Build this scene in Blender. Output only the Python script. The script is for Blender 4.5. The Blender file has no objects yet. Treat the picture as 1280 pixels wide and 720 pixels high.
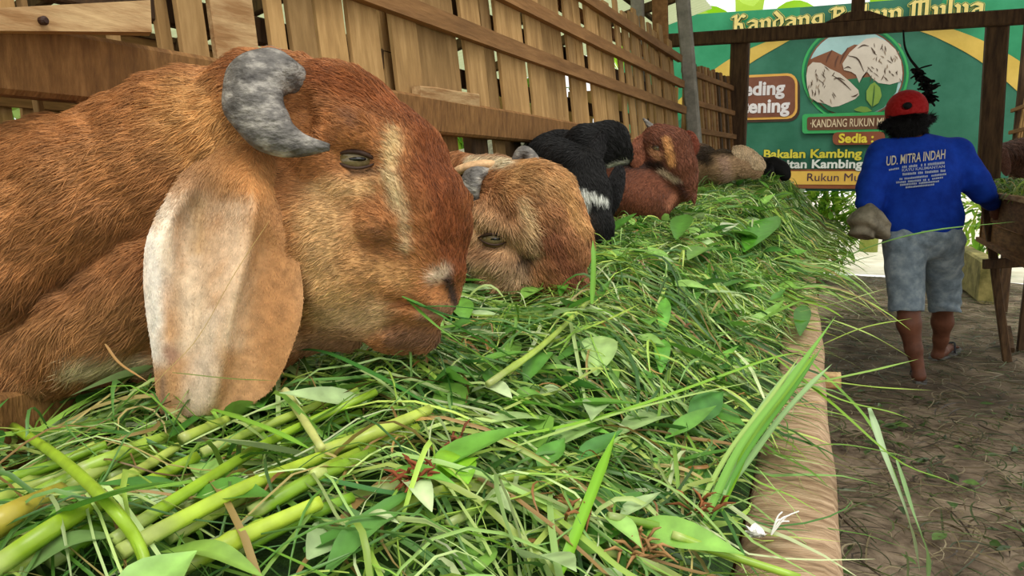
import bpy, math, random
import numpy as np
from mathutils import Matrix, Vector

# ------------------------------------------------------------------ camera
F = 960.0                      # focal length in pixels of the 1280x720 frame
YAW, PITCH = math.radians(23.6), math.radians(8.65)
CAM = np.array([0.0, 0.0, 1.2])
sy, cy, sp, cp = math.sin(YAW), math.cos(YAW), math.sin(PITCH), math.cos(PITCH)
RIGHT = np.array([cy, sy, 0.0])
FWDH = np.array([-sy, cy, 0.0])
FWD = FWDH * cp + np.array([0, 0, -sp])
UP = FWDH * sp + np.array([0, 0, cp])
sc = bpy.context.scene
cd = bpy.data.cameras.new('camera'); camo = bpy.data.objects.new('camera', cd)
sc.collection.objects.link(camo)
cd.sensor_width = 36.0; cd.lens = 36.0 * F / 1280.0; cd.clip_start = 0.02
M4 = Matrix.Identity(4)
for r in range(3):
    M4[r][0] = RIGHT[r]; M4[r][1] = UP[r]; M4[r][2] = -FWD[r]; M4[r][3] = CAM[r]
camo.matrix_world = M4
sc.camera = camo

# ------------------------------------------------------------------ world, light, exposure
sc.view_settings.view_transform = 'Standard'; sc.view_settings.look = 'None'
sc.view_settings.gamma = 1.0; sc.view_settings.use_curve_mapping = False
sc.view_settings.exposure = 0.0
w = bpy.data.worlds.new('overcast_sky'); sc.world = w; w.use_nodes = True
bg = w.node_tree.nodes['Background']
bg.inputs[0].default_value = (1.0, 0.985, 0.95, 1); bg.inputs[1].default_value = 1.25
sl = bpy.data.lights.new('hazy_sun', 'SUN'); sl.energy = 2.0; sl.angle = math.radians(28); sl.color = (1, .96, .88)
so = bpy.data.objects.new('hazy_sun', sl); sc.collection.objects.link(so)
so.rotation_euler = Vector((-0.34, 0.42, -1.0)).to_track_quat('-Z', 'Y').to_euler()

random.seed(7); rng = np.random.default_rng(7)

# ------------------------------------------------------------------ helpers
def srgb(r, g=None, b=None):
    if g is None: r, g, b = r
    f = lambda c: (c/255/12.92) if c/255 <= 0.04045 else ((c/255+0.055)/1.055)**2.4
    return (f(r), f(g), f(b), 1.0)
def ray(px, py):
    return FWD + RIGHT*(px-640)/F + UP*(360-py)/F
def at(px, py, d): return CAM + ray(px, py)*d
def at_plane(px, py, axis, val):
    r = ray(px, py); return CAM + r*((val-CAM[axis])/r[axis])
def proj(P):
    v = np.asarray(P)-CAM; d = v@FWD
    return 640+F*(v@RIGHT)/d, 360-F*(v@UP)/d, d

def node_mat(name):
    m = bpy.data.materials.new(name); m.use_nodes = True
    nt = m.node_tree; b = nt.nodes['Principled BSDF']; return m, nt, b
def N(nt, typ, **kw):
    n = nt.nodes.new(typ)
    for k, v in kw.items(): setattr(n, k, v)
    return n
def mat_noise(name, c1, c2, rough=.8, scale=8, stretch=(1, 1, 1), bump=.3, detail=6, rnd=0.0, spec=.3, c3=None, bdist=.004, coord='Object', contrast=(.35, .65)):
    """two-tone procedural surface: stretched noise for colour, finer noise for relief, per-object tone shift"""
    m, nt, b = node_mat(name); L = nt.links.new
    tc = N(nt, 'ShaderNodeTexCoord'); mp = N(nt, 'ShaderNodeMapping'); mp.inputs['Scale'].default_value = stretch
    L(tc.outputs[coord], mp.inputs[0])
    oi = N(nt, 'ShaderNodeObjectInfo')
    add = N(nt, 'ShaderNodeVectorMath', operation='ADD'); mul = N(nt, 'ShaderNodeMath', operation='MULTIPLY'); mul.inputs[1].default_value = 37.0
    L(oi.outputs['Random'], mul.inputs[0]); L(mp.outputs[0], add.inputs[0]); L(mul.outputs[0], add.inputs[1])
    no = N(nt, 'ShaderNodeTexNoise'); no.inputs['Scale'].default_value = scale; no.inputs['Detail'].default_value = detail; no.inputs['Roughness'].default_value = .65
    L(add.outputs[0], no.inputs['Vector'])
    rp = N(nt, 'ShaderNodeValToRGB'); rp.color_ramp.elements[0].position = contrast[0]; rp.color_ramp.elements[1].position = contrast[1]
    rp.color_ramp.elements[0].color = srgb(c1); rp.color_ramp.elements[1].color = srgb(c2)
    if c3:
        e = rp.color_ramp.elements.new(.5*(contrast[0]+contrast[1])); e.color = srgb(c3)
    L(no.outputs['Fac'], rp.inputs[0])
    out = rp.outputs[0]
    if rnd:
        hs = N(nt, 'ShaderNodeHueSaturation'); mr = N(nt, 'ShaderNodeMapRange')
        mr.inputs[3].default_value = 1-rnd; mr.inputs[4].default_value = 1+rnd
        L(oi.outputs['Random'], mr.inputs[0]); L(mr.outputs[0], hs.inputs['Value']); L(out, hs.inputs['Color']); out = hs.outputs[0]
    L(out, b.inputs['Base Color'])
    b.inputs['Roughness'].default_value = rough; b.inputs['Specular IOR Level'].default_value = spec
    if bump:
        n2 = N(nt, 'ShaderNodeTexNoise'); n2.inputs['Scale'].default_value = scale*3.1; n2.inputs['Detail'].default_value = 5
        L(add.outputs[0], n2.inputs['Vector'])
        bp = N(nt, 'ShaderNodeBump'); bp.inputs['Strength'].default_value = bump; bp.inputs['Distance'].default_value = bdist
        L(n2.outputs['Fac'], bp.inputs['Height']); L(bp.outputs[0], b.inputs['Normal'])
    return m
def mat_plain(name, c, rough=.7, spec=.3, bump=0, scale=60):
    k = tuple(max(0, x-10) for x in c); h = tuple(min(255, x+10) for x in c)
    return mat_noise(name, k, h, rough, scale, bump=bump, spec=spec, detail=3)
def mat_attr(name, rough=.6, spec=.3, transl=0.0, bump=0, bscale=200, bdist=.002, sheen=0):
    m, nt, b = node_mat(name); L = nt.links.new
    a = N(nt, 'ShaderNodeAttribute', attribute_name='col'); L(a.outputs['Color'], b.inputs['Base Color'])
    if bump:                      # mottling that belongs to the thing itself
        tc0 = N(nt, 'ShaderNodeTexCoord'); nm = N(nt, 'ShaderNodeTexNoise'); nm.inputs['Scale'].default_value = bscale*.4; nm.inputs['Detail'].default_value = 5
        L(tc0.outputs['Object'], nm.inputs['Vector']); hs = N(nt, 'ShaderNodeHueSaturation'); mr = N(nt, 'ShaderNodeMapRange'); mr.inputs[1].default_value = .3; mr.inputs[2].default_value = .7; mr.inputs[3].default_value = .72; mr.inputs[4].default_value = 1.28
        L(nm.outputs['Fac'], mr.inputs[0]); L(mr.outputs[0], hs.inputs['Value']); L(a.outputs['Color'], hs.inputs['Color']); L(hs.outputs[0], b.inputs['Base Color'])
    b.inputs['Roughness'].default_value = rough; b.inputs['Specular IOR Level'].default_value = spec
    if sheen: b.inputs['Sheen Weight'].default_value = sheen
    if bump:
        tc = N(nt, 'ShaderNodeTexCoord'); n2 = N(nt, 'ShaderNodeTexNoise'); n2.inputs['Scale'].default_value = bscale; n2.inputs['Detail'].default_value = 4
        L(tc.outputs['Object'], n2.inputs['Vector']); bp = N(nt, 'ShaderNodeBump'); bp.inputs['Strength'].default_value = bump; bp.inputs['Distance'].default_value = bdist
        L(n2.outputs['Fac'], bp.inputs['Height']); L(bp.outputs[0], b.inputs['Normal'])
    if transl:
        t = N(nt, 'ShaderNodeBsdfTranslucent'); L(a.outputs['Color'], t.inputs[0])
        mx = N(nt, 'ShaderNodeMixShader'); mx.inputs[0].default_value = transl
        L(b.outputs[0], mx.inputs[1]); L(t.outputs[0], mx.inputs[2]); L(mx.outputs[0], nt.nodes['Material Output'].inputs[0])
    return m

def tag(o, label=None, cat=None, group=None, kind=None):
    if label: o['label'] = label
    if cat: o['category'] = cat
    if group: o['group'] = group
    if kind: o['kind'] = kind
    return o
def empty(name, loc, label=None, cat=None, group=None, kind=None):
    o = bpy.data.objects.new(name, None); sc.collection.objects.link(o); o.location = [float(x) for x in loc]
    o.empty_display_size = .05
    return tag(o, label, cat, group, kind)
def wloc(o):
    p = np.array(o.location); q = o.parent
    while q is not None: p = p+np.array(q.location); q = q.parent
    return p
def mk(name, V, faces, mat, parent=None, smooth=False, col=None, loc=None, **kw):
    """one mesh object from world-space vertices; its origin sits at its own base"""
    V = np.asarray(V, dtype=np.float64)
    if loc is None:
        loc = np.array([V[:, 0].mean(), V[:, 1].mean(), V[:, 2].min()])
    me = bpy.data.meshes.new(name)
    me.from_pydata((V-loc).tolist() if len(V) < 20000 else [], [], faces if len(V) < 20000 else []) if len(V) < 20000 else fast_mesh(me, V-loc, faces)
    if col is not None:
        a = me.color_attributes.new('col', 'FLOAT_COLOR', 'POINT')
        c = np.asarray(col, dtype=np.float32)
        if c.shape[1] == 3: c = np.hstack([c, np.ones((len(c), 1), np.float32)])
        a.data.foreach_set('color', c.ravel())
    if smooth: me.polygons.foreach_set('use_smooth', [True]*len(me.polygons))
    if mat is not None: me.materials.append(mat)
    o = bpy.data.objects.new(name, me); sc.collection.objects.link(o)
    if parent is not None:
        o.parent = parent; o.location = (loc-wloc(parent)).tolist()
    else: o.location = loc.tolist()
    me.update()
    return tag(o, **kw)
def fast_mesh(me, V, faces):
    Fa = np.asarray(faces, dtype=np.int32); n, k = Fa.shape
    me.vertices.add(len(V)); me.vertices.foreach_set('co', V.astype(np.float32).ravel())
    me.loops.add(n*k); me.loops.foreach_set('vertex_index', Fa.ravel())
    me.polygons.add(n); me.polygons.foreach_set('loop_start', np.arange(0, n*k, k, dtype=np.int32))
    me.update(calc_edges=True)

BOXF = [(0, 3, 2, 1), (4, 5, 6, 7), (0, 1, 5, 4), (1, 2, 6, 5), (2, 3, 7, 6), (3, 0, 4, 7)]
def beam(a, b, w, t, side=None, jit=0.0, bev=.12):
    """a sawn timber from a to b: width w along 'side', thickness t; chamfered long edges. returns verts, faces"""
    a = np.asarray(a, float); b = np.asarray(b, float); d = b-a; L = np.linalg.norm(d); d = d/L
    if side is None: side = np.cross(d, [0, 0, 1]) if abs(d[2]) < .9 else np.array([0, 1.0, 0])
    side = np.asarray(side, float); side = side-d*(side@d); side /= np.linalg.norm(side); up = np.cross(side, d)
    c = bev*min(w, t)
    prof = [(-w/2+c, -t/2), (w/2-c, -t/2), (w/2, -t/2+c), (w/2, t/2-c), (w/2-c, t/2), (-w/2+c, t/2), (-w/2, t/2-c), (-w/2, -t/2+c)]
    V = []; ns = 5
    for i in range(ns):
        s = i/(ns-1); off = (side*random.uniform(-1, 1)+up*random.uniform(-1, 1))*jit
        for (u, v) in prof: V.append(a+d*L*s+side*(u*(1+random.uniform(-1, 1)*jit*3))+up*v+off)
    Fc = []
    for i in range(ns-1):
        for k in range(8):
            Fc.append((i*8+k, i*8+(k+1) % 8, (i+1)*8+(k+1) % 8, (i+1)*8+k))
    Fc.append(tuple(range(7, -1, -1))); Fc.append(tuple((ns-1)*8+k for k in range(8)))
    return np.array(V), Fc
def tube(P, R, seg=10, flat=1.0, closed=True, ridge=None):
    P = np.asarray(P, float); n = len(P); R = np.broadcast_to(np.asarray(R, float), (n,))
    T = np.gradient(P, axis=0); T /= np.linalg.norm(T, axis=1)[:, None]+1e-12
    ref = np.array([0, 0, 1.0]) if abs(T[0][2]) < .9 else np.array([1.0, 0, 0])
    u = np.cross(T[0], ref); u /= np.linalg.norm(u); V = []
    for i in range(n):
        u = u-T[i]*(u@T[i]); u /= np.linalg.norm(u); v = np.cross(T[i], u)
        for k in range(seg):
            a = 2*math.pi*k/seg; r = R[i]*(1+(ridge(i/(n-1), a) if ridge else 0))
            V.append(P[i]+u*math.cos(a)*r+v*math.sin(a)*r*flat)
    Fc = [(i*seg+k, i*seg+(k+1) % seg, (i+1)*seg+(k+1) % seg, (i+1)*seg+k) for i in range(n-1) for k in range(seg)]
    if closed:
        Fc.append(tuple(range(seg-1, -1, -1))); Fc.append(tuple((n-1)*seg+k for k in range(seg)))
    return np.array(V), Fc
def spline(P, n):
    """Catmull-Rom through the points"""
    P = np.asarray(P, float); P = np.vstack([2*P[0]-P[1], P, 2*P[-1]-P[-2]]); m = len(P)-3
    out = []
    for s in np.linspace(0, m-1e-6, n):
        i = int(s); t = s-i; a, b, c, d = P[i], P[i+1], P[i+2], P[i+3]
        out.append(.5*((2*b)+(-a+c)*t+(2*a-5*b+4*c-d)*t*t+(-a+3*b-3*c+d)*t**3))
    return np.array(out)
def join(parts):
    V = []; Fc = []; o = 0
    for v, f in parts:
        V.append(np.asarray(v)); Fc += [tuple(i+o for i in q) for q in f]; o += len(v)
    return np.vstack(V), Fc
def vnoise(P, scale, seed=0):
    """smooth value noise in numpy, about -1..1"""
    P = np.asarray(P)*scale; i = np.floor(P).astype(np.int64); f = P-i; f = f*f*(3-2*f); r = 0
    for dx in (0, 1):
        for dy in (0, 1):
            for dz in (0, 1):
                h = (i[..., 0]+dx)*374761393+(i[..., 1]+dy)*668265263+(i[..., 2]+dz)*2147483647+seed*974711
                h = (h ^ (h >> 13))*1274126177; h = h ^ (h >> 16)
                v = (h & 0xffff)/32767.5-1
                r = r+v*(f[..., 0] if dx else 1-f[..., 0])*(f[..., 1] if dy else 1-f[..., 1])*(f[..., 2] if dz else 1-f[..., 2])
    return r
# ------------------------------------------------------------------ materials of the place
M = {}
M['fence'] = mat_noise('sawn_wood_upright', (128, 98, 58), (190, 154, 102), .85, 7, (5, 5, .6), .5, rnd=.25, c3=(160, 126, 78), contrast=(.25, .75))
M['rail'] = mat_noise('sawn_wood_rail', (112, 80, 46), (164, 122, 76), .85, 7, (5, .6, 5), .5, rnd=.12, c3=(138, 100, 60), contrast=(.25, .75))
M['beam'] = mat_noise('rough_sawn_beam', (98, 66, 34), (158, 116, 68), .85, 12, (2, 7, 1.6), .8, rnd=.08, c3=(130, 92, 50), contrast=(.25, .75))
M['palewood'] = mat_noise('pale_wood', (150, 112, 70), (206, 176, 128), .8, 8, (5, .8, 5), .5, rnd=.1)
M['darkwood'] = mat_noise('dark_weathered_wood', (58, 42, 28), (98, 74, 48), .85, 9, (5, 5, .7), .5, rnd=.15)
M['greyconcrete'] = mat_noise('grey_concrete', (118, 116, 104), (160, 156, 142), .9, 12, (1, 1, 1), .5)
M['rim'] = mat_noise('bare_log_wood', (136, 108, 80), (198, 170, 138), .75, 14, (1.2, 6, 2), .9, c3=(168, 140, 108), bdist=.006)
M['trough'] = mat_noise('trough_board', (96, 66, 38), (150, 108, 66), .85, 10, (5, .8, 5), .6, rnd=.1)
M['soil'] = mat_noise('trodden_soil', (84, 72, 58), (150, 134, 112), .95, 3.5, (1, 1, 1), .9, c3=(118, 103, 84), bdist=.02, detail=9)
M['pale_ground'] = mat_noise('ground_painted_daylit', (196, 188, 168), (228, 222, 206), .95, 3, (1, 1, 1), .5, bdist=.02)  # outdoor brightness put into the colour, against the darker soil indoors
M['nail'] = mat_plain('rusty_nail', (58, 36, 26), .6)

# roofing: corrugated translucent sheet
m, nt, b = node_mat('translucent_corrugated_sheet')
b.inputs['Base Color'].default_value = srgb(206, 214, 190); b.inputs['Roughness'].default_value = .5
t = N(nt, 'ShaderNodeBsdfTranslucent'); t.inputs[0].default_value = srgb(214, 224, 176)
mx = N(nt, 'ShaderNodeMixShader'); mx.inputs[0].default_value = .55
nt.links.new(b.outputs[0], mx.inputs[1]); nt.links.new(t.outputs[0], mx.inputs[2]); nt.links.new(mx.outputs[0], nt.nodes['Material Output'].inputs[0])
M['sheet'] = m
M['tin'] = mat_noise('grey_tin_sheet', (120, 120, 112), (160, 160, 150), .5, 6, bump=.1)

# ------------------------------------------------------------------ ground
def grid_mesh(x0, x1, y0, y1, nx, ny, zf):
    X, Y = np.meshgrid(np.linspace(x0, x1, nx), np.linspace(y0, y1, ny), indexing='ij')
    V = np.stack([X, Y, zf(X, Y)], -1).reshape(-1, 3)
    i = np.arange(nx*ny).reshape(nx, ny)
    Fc = np.stack([i[:-1, :-1], i[1:, :-1], i[1:, 1:], i[:-1, 1:]], -1).reshape(-1, 4)
    return V, Fc
def gz(X, Y):
    P = np.stack([X, Y, 0*X], -1)
    return .015*vnoise(P, 3, 1)+.008*vnoise(P, 9, 2)-.012
V, Fc = grid_mesh(-8, 8, -4, 9.8, 200, 180, gz)
mk('ground', V, Fc, M['soil'], smooth=True, kind='structure', label='trodden brown soil floor of the feeding aisle', loc=np.zeros(3))
V, Fc = grid_mesh(-24, 24, 9.75, 40, 40, 40, lambda X, Y: gz(X, Y)+.02)
mk('ground_outside', V, Fc, M['pale_ground'], smooth=True, kind='structure', label='pale sunlit ground outside beyond the banner', loc=np.array([0, 9.75, 0]))

# ------------------------------------------------------------------ left fence (leans away from the aisle)
LEAN = .12
def fx(z): return -.90-(z-1.43)*LEAN
def at_fence(px, py, off=0.0):
    r = ray(px, py)      # X = fx(z)+off
    t = (fx(CAM[2])+off-CAM[0])/(r[0]+LEAN*r[2]); return CAM+r*t
SLN = np.array([-LEAN, 0, 1.0])
fence = empty('slatted_fence', (-.9, 2.6, .8), 'long wooden slatted fence beside the brown goats, in front of the grey post', 'fence')
def slat(parent, y0, y1, z0, z1, off=-.021, th=.011, mat='fence', tilt=0.0, name='slat'):
    ym = (y0+y1)/2; w_ = abs(y1-y0)
    a = np.array([fx(z0)+off, ym, z0]); b_ = np.array([fx(z1)+off, ym+tilt, z1])
    v, f = beam(a, b_, w_, th, side=(0, 1, 0), jit=.0015)
    return mk(name, v, f, M[mat], parent)
ROW = 25
near = [(-30, 16, 0), (22, 30, -.04), (128, 141, -.05), (193, 208, -.03), (217, 249, 0), (259, 312, .004), (331, 350, 0), (359, 389, 0), (392, 426, -.004), (431, 467, 0),
        (469, 481, -.03), (483, 514, 0), (514, 563, -.012), (574, 597, 0), (598, 610, -.02), (617, 648, 0), (653, 671, 0), (668, 694, -.016)]
for (xa, xb, off) in near:
    ya = at_fence(xa, ROW if xa > 300 else 20, off-.025)[1]; yb = at_fence(xb, ROW if xa > 300 else 20, off-.025)[1]
    slat(fence, ya, yb, 1.29 if off > -.02 else 1.2, 2.02+random.uniform(-.05, .06), off-.021, mat='palewood' if xa in (259,) else 'fence', tilt=random.uniform(-.01, .01))
y = at_fence(698, 20)[1]
while y < 4.55:
    wd = random.uniform(.05, .10); off = random.choice([0, 0, -.004, -.016])
    slat(fence, y, y+wd, 1.28, 1.93+random.uniform(-.06, .06), off-.021, tilt=random.uniform(-.012, .012))
    y += wd+random.choice([.015, .03, .05, .08, .004])
# back layer cross pieces seen between the slats
for z_, o_ in ((1.62, -.06), (1.80, -.06), (1.44, -.06)):
    v, f = beam([fx(z_)+o_, -.1, z_], [fx(z_)+o_, 4.6, z_], .045, .025, side=(0, 0, 1), jit=.002); mk('cross_rail', v, f, M['darkwood' if z_ < 1.7 else 'rail'], fence)
# three front rails, sagging slightly
for z0_, z1_, h_ in ((1.572, 1.552, .042), (1.712, 1.70, .040), (1.862, 1.845, .038)):
    pts = [np.array([fx(z0_)+.0, yy, z0_+(z1_-z0_)*(yy+.2)/4.8-.012*math.sin(math.pi*(yy+.2)/4.8)]) for yy in np.linspace(-.2, 4.62, 7)]
    for i in range(6): pass
    v, f = [], []
    secs = []
    for p in pts:
        secs.append([p+np.array([.013, 0, -h_/2]), p+np.array([.013, 0, h_/2]), p+np.array([-.013, 0, h_/2]), p+np.array([-.013, 0, -h_/2])])
    V = np.array(secs).reshape(-1, 3); Fc = [(i*4+k, i*4+(k+1) % 4, (i+1)*4+(k+1) % 4, (i+1)*4+k) for i in range(6) for k in range(4)]+[(0, 1, 2, 3), (27, 26, 25, 24)]
    mk('rail', V, Fc, M['rail'], fence)
# heavy neck beam the goats reach under
v, f = beam([-.900, -.5, 1.326], [-.905, 2.95, 1.326], .082, .05, side=(0, 0, 1), jit=.003)
mk('neck_beam', v, f, M['beam'], fence)
v, f = beam([-.915, 2.95, 1.31], [-.915, 4.6, 1.31], .07, .045, side=(0, 0, 1), jit=.003)
mk('neck_beam', v, f, M['beam'], fence)
# small ledge block on the beam and stub uprights below it
a = at_fence(518, 116, -.004); b_ = at_fence(592, 124, -.004)
v, f = beam(a+[0.006, 0, -.01], b_+[.006, 0, -.012], .05, .022, side=(0, 0, 1), jit=.002); mk('ledge_block', v, f, M['palewood'], fence)
for (xa, xb) in ((545, 575), (592, 611), (640, 653), (700, 716)):
    ya = at_fence(xa, 172, -.04)[1]; yb = at_fence(xb, 172, -.04)[1]
    slat(fence, ya, yb, .86, 1.32, -.06, .03, 'darkwood' if xa != 545 else 'beam', name='upright')
for yy in (3.0, 3.3, 3.9, 4.4): slat(fence, yy, yy+.05, .86, 1.3, -.06, .03, 'fence', name='upright')
# lower sill board behind the trough
v, f = beam([-.835, -.5, .885], [-.875, 5.9, .885], .15, .035, side=(0, 0, 1), jit=.002); mk('sill_board', v, f, M['beam'], fence)
# pale nailed plank at the near end, with its nail
pl = [at_fence(-40, 12, .05), at_fence(188, 0, .05), at_fence(190, 40, .05), at_fence(-40, 38, .05)]
top_l, top_r, bot_r, bot_l = pl
back = np.array([-.028, 0, 0])
V = np.array([bot_l, bot_r, top_r, top_l, bot_l+back, bot_r+back+[0, .02, 0], top_r+back+[0, .02, 0], top_l+back])
plank = mk('loose_plank', V, [(0, 1, 2, 3), (7, 6, 5, 4), (0, 4, 5, 1), (1, 5, 6, 2), (2, 6, 7, 3), (3, 7, 4, 0)], M['palewood'], fence)
c = at_fence(53, 26, .052); v, f = tube([c+[-.02, 0, 0], c+[.004, 0, 0], c+[.007, 0, 0]], [.003, .0052, .003], 10); mk('nail', v, f, M['nail'], plank)

# grey post and far fence bay
post = at_plane(860, 165, 1, 4.68)
v, f = beam([-.70, 4.69, 0], [-1.01, 4.69, 2.6], .075, .075, side=(0, 1, 0), jit=.002)
mk('concrete_post', v, f, M['greyconcrete'], label='slim grey post leaning between the two fence bays', cat='post')
v, f = beam([-.99, 4.62, .3], [-1.10, 4.62, 2.55], .09, .03, side=(1, 0, 0), jit=.002)
mk('plank_post', v, f, M['rail'], label='warm brown plank upright just behind the grey post', cat='post')
v, f = beam([-1.09, 4.5, .3], [-1.2, 4.5, 2.55], .07, .05, side=(1, 0, 0), jit=.002)
mk('timber_post', v, f, M['greyconcrete'], label='second grey upright behind the brown plank post', cat='post')
fence2 = empty('slatted_fence', (-.88, 5.3, .8), 'far bay of brown slatted fence between the grey post and the green banner', 'fence')
def fx2(y_, z): return -.92+(y_-4.75)*.10-(z-1.43)*.10
def bay_slat(y0, y1, z0, z1, off, name='slat', mat='fence'):
    ym = (y0+y1)/2
    v, f = beam([fx2(ym, z0)+off, ym, z0], [fx2(ym, z1)+off, ym, z1], y1-y0, .02, side=(0, 1, 0), jit=.001); mk(name, v, f, M[mat], fence2)
y = 4.8
while y < 5.95:
    wd = random.uniform(.05, .085); bay_slat(y, y+wd, 1.24, 1.86+random.uniform(-.03, .03), -.02, mat=random.choice(['fence', 'rail', 'darkwood'])); y += wd+random.choice([.008, .02, .035])
for z_ in (1.45, 1.62, 1.80):
    v, f = beam([fx2(4.74, z_), 4.74, z_], [fx2(5.98, z_), 5.98, z_], .035, .022, side=(0, 0, 1), jit=.001); mk('rail', v, f, M['rail'], fence2)
v, f = beam([fx2(4.74, 1.28), 4.74, 1.28], [fx2(5.98, 1.28), 5.98, 1.28], .07, .03, side=(0, 0, 1), jit=.001); mk('neck_beam', v, f, M['rail'], fence2)

# ------------------------------------------------------------------ portal frame at the aisle's end
frame = empty('portal_frame', (0, 6.0, 0), 'dark timber portal of two posts and a cross beam before the banner', 'frame')
pL = at_plane(924, 100, 1, 6.0); pR = at_plane(1240, 100, 1, 6.0)
for p, zf_ in ((pL, 0), (pR, 1.0)):
    nm = 'post'; v, f = beam([p[0]+(.03 if zf_ else 0), 6.0, zf_], [p[0], 6.0, 2.14], .13, .1, side=(1, 0, 0), jit=.004); mk(nm, v, f, M['darkwood'], frame)
bl = at_plane(860, 49, 1, 5.93); br = at_plane(1280, 19, 1, 5.93)
zb = (bl[2]+br[2])/2
v, f = beam([-1.35, 5.92, zb-.01], [1.7, 5.92, zb+.0], .095, .06, side=(0, 0, 1), jit=.004); mk('cross_beam', v, f, M['darkwood'], frame)
k0 = at_plane(1072, 20, 1, 5.92)
v, f = beam([k0[0], 5.93, zb], [k0[0], 5.93, 3.02], .085, .07, side=(1, 0, 0), jit=.003); mk('king_post', v, f, M['darkwood'], frame)
gx = k0[0]; z0_ = zb+.04
V = np.array([[gx-.20, 5.885, z0_], [gx+.20, 5.885, z0_], [gx+.07, 5.885, z0_+.055], [gx-.07, 5.885, z0_+.055], [gx-.20, 5.955, z0_], [gx+.20, 5.955, z0_], [gx+.07, 5.955, z0_+.055], [gx-.07, 5.955, z0_+.055]])
mk('gusset', V, BOXF, M['darkwood'], frame)
v, f = beam([pL[0]-.02, 6.06, .1], [pL[0]-.02, 6.06, 2.1], .03, .05, side=(1, 0, 0)); mk('batten', v, f, M['fence'], frame)

# ------------------------------------------------------------------ roofs
def corr(p0, du, dv, nu, nv, amp=.012, pitch=.076):
    """corrugated sheet: corrugations run along dv, repeat along du"""
    p0, du, dv = map(lambda q: np.asarray(q, float), (p0, du, dv)); n = np.cross(du, dv); n /= np.linalg.norm(n); Lu = np.linalg.norm(du)
    V = []; 
    for i in range(nu+1):
        s = i/nu
        for j in range(nv+1):
            V.append(p0+du*s+dv*(j/nv)+n*amp*math.cos(2*math.pi*s*Lu/pitch))
    i = np.arange((nu+1)*(nv+1)).reshape(nu+1, nv+1)
    return np.array(V), np.stack([i[:-1, :-1], i[1:, :-1], i[1:, 1:], i[:-1, 1:]], -1).reshape(-1, 4).tolist()
v, f = corr([-1.15, -.6, 2.55], [0, 7.4, 0], [-2.6, 0, -.75], 580, 1)
mk('roof_left', v, f, M['sheet'], kind='structure', smooth=True, label='translucent corrugated roof over the goat pen')
v, f = corr([.05, 3.0, 3.15], [0, 3.1, 0], [-1.25, 0, -.5], 240, 1)
mk('roof_aisle_left', v, f, M['tin'], kind='structure', smooth=True)
v, f = corr([.05, 3.0, 3.15], [0, 3.1, 0], [1.9, 0, -.76], 240, 1)
mk('roof_aisle_right', v, f, M['tin'], kind='structure', smooth=True)
pr = empty('roof_purlins', (-2, 2, 2), 'timber rafters under the corrugated pen roof', 'rafters')
for yy in np.arange(-.4, 6.8, .9):
    v, f = beam([-1.15, yy, 2.50], [-3.75, yy, 1.75], .05, .07, side=(0, 1, 0)); mk('rafter', v, f, M['darkwood'], pr)
for s_ in (.15, .5, .85):
    v, f = beam([-1.15-2.6*s_, -.6, 2.525-.75*s_], [-1.15-2.6*s_, 6.7, 2.525-.75*s_], .04, .03, side=(1, 0, 0)); mk('purlin', v, f, M['darkwood'], pr)
# pen floor and its outer fence
v, f = beam([-2.2, -.5, .55], [-2.2, 6.2, .55], 2.5, .04, side=(1, 0, 0)); mk('floor_pen', v, f, M['darkwood'], kind='structure')
ofence = empty('slatted_fence', (-3.3, 3, .6), 'outer slatted fence at the back of the pen, glimpsed through gaps', 'fence')
y = -.5
while y < 6.4:
    wd = random.uniform(.06, .10); v, f = beam([-3.4, y+wd/2, .5], [-3.4, y+wd/2, 1.95], wd, .02, side=(0, 1, 0)); mk('slat', v, f, M['fence'], ofence); y += wd+random.uniform(.01, .05)
xq = -1.12
while xq > -3.35:
    wd = random.uniform(.06, .10); v, f = beam([xq-wd/2, 6.65, .5], [xq-wd/2, 6.65, 1.9], wd, .02, side=(1, 0, 0)); mk('slat', v, f, M['fence'], ofence); xq -= wd+random.uniform(.01, .05)
v, f = beam([-1.1, 6.62, 1.5], [-3.4, 6.62, 1.5], .05, .025, side=(0, 0, 1)); mk('rail', v, f, M['rail'], ofence)
for z_ in (.9, 1.5, 1.85):
    v, f = beam([-3.37, -.5, z_], [-3.37, 6.4, z_], .05, .025, side=(0, 0, 1)); mk('rail', v, f, M['rail'], ofence)
# ------------------------------------------------------------------ feeding trough
RIMZ = .82
trough = empty('feeding_trough', (-.4, 2.3, 0), 'long wooden feeding trough with a bare log rim, heaped with cut grass', 'trough')
YS = np.array([-.4, .75, 1.46, 2.2, 2.89, 4.0, 5.5]); XO = np.array([.05, .02, -.014, -.05, -.09, -.13, -.17]); XI = np.array([-.10, -.085, -.108, -.14, -.175, -.21, -.24])
def rim_out(y): return np.interp(y, YS, XO)
def rim_in(y): return np.interp(y, YS, XI)
V = []; ny = 90; seg = 16
for i in range(ny):
    y = -.4+5.9*i/(ny-1); xo, xi = rim_out(y), rim_in(y); cx, hw = (xo+xi)/2, (xo-xi)/2
    for k in range(seg):
        a = 2*math.pi*k/seg; c_, s_ = math.cos(a), math.sin(a)
        ex = abs(c_)**.55*math.copysign(1, c_); ez = abs(s_)**.55*math.copysign(1, s_)
        wob = 1+.05*math.sin(y*7+k)+.03*math.sin(y*17+2*k)
        V.append([cx+hw*ex*wob, y, RIMZ-.05+.05*ez*(1+.08*math.sin(y*9+k*.7))])
Fc = [(i*seg+k, (i+1)*seg+k, (i+1)*seg+(k+1) % seg, i*seg+(k+1) % seg) for i in range(ny-1) for k in range(seg)]+[tuple(range(seg)), tuple((ny-1)*seg+k for k in range(seg-1, -1, -1))]
mk('rim_log', V, Fc, M['rim'], trough, smooth=True)
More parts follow.
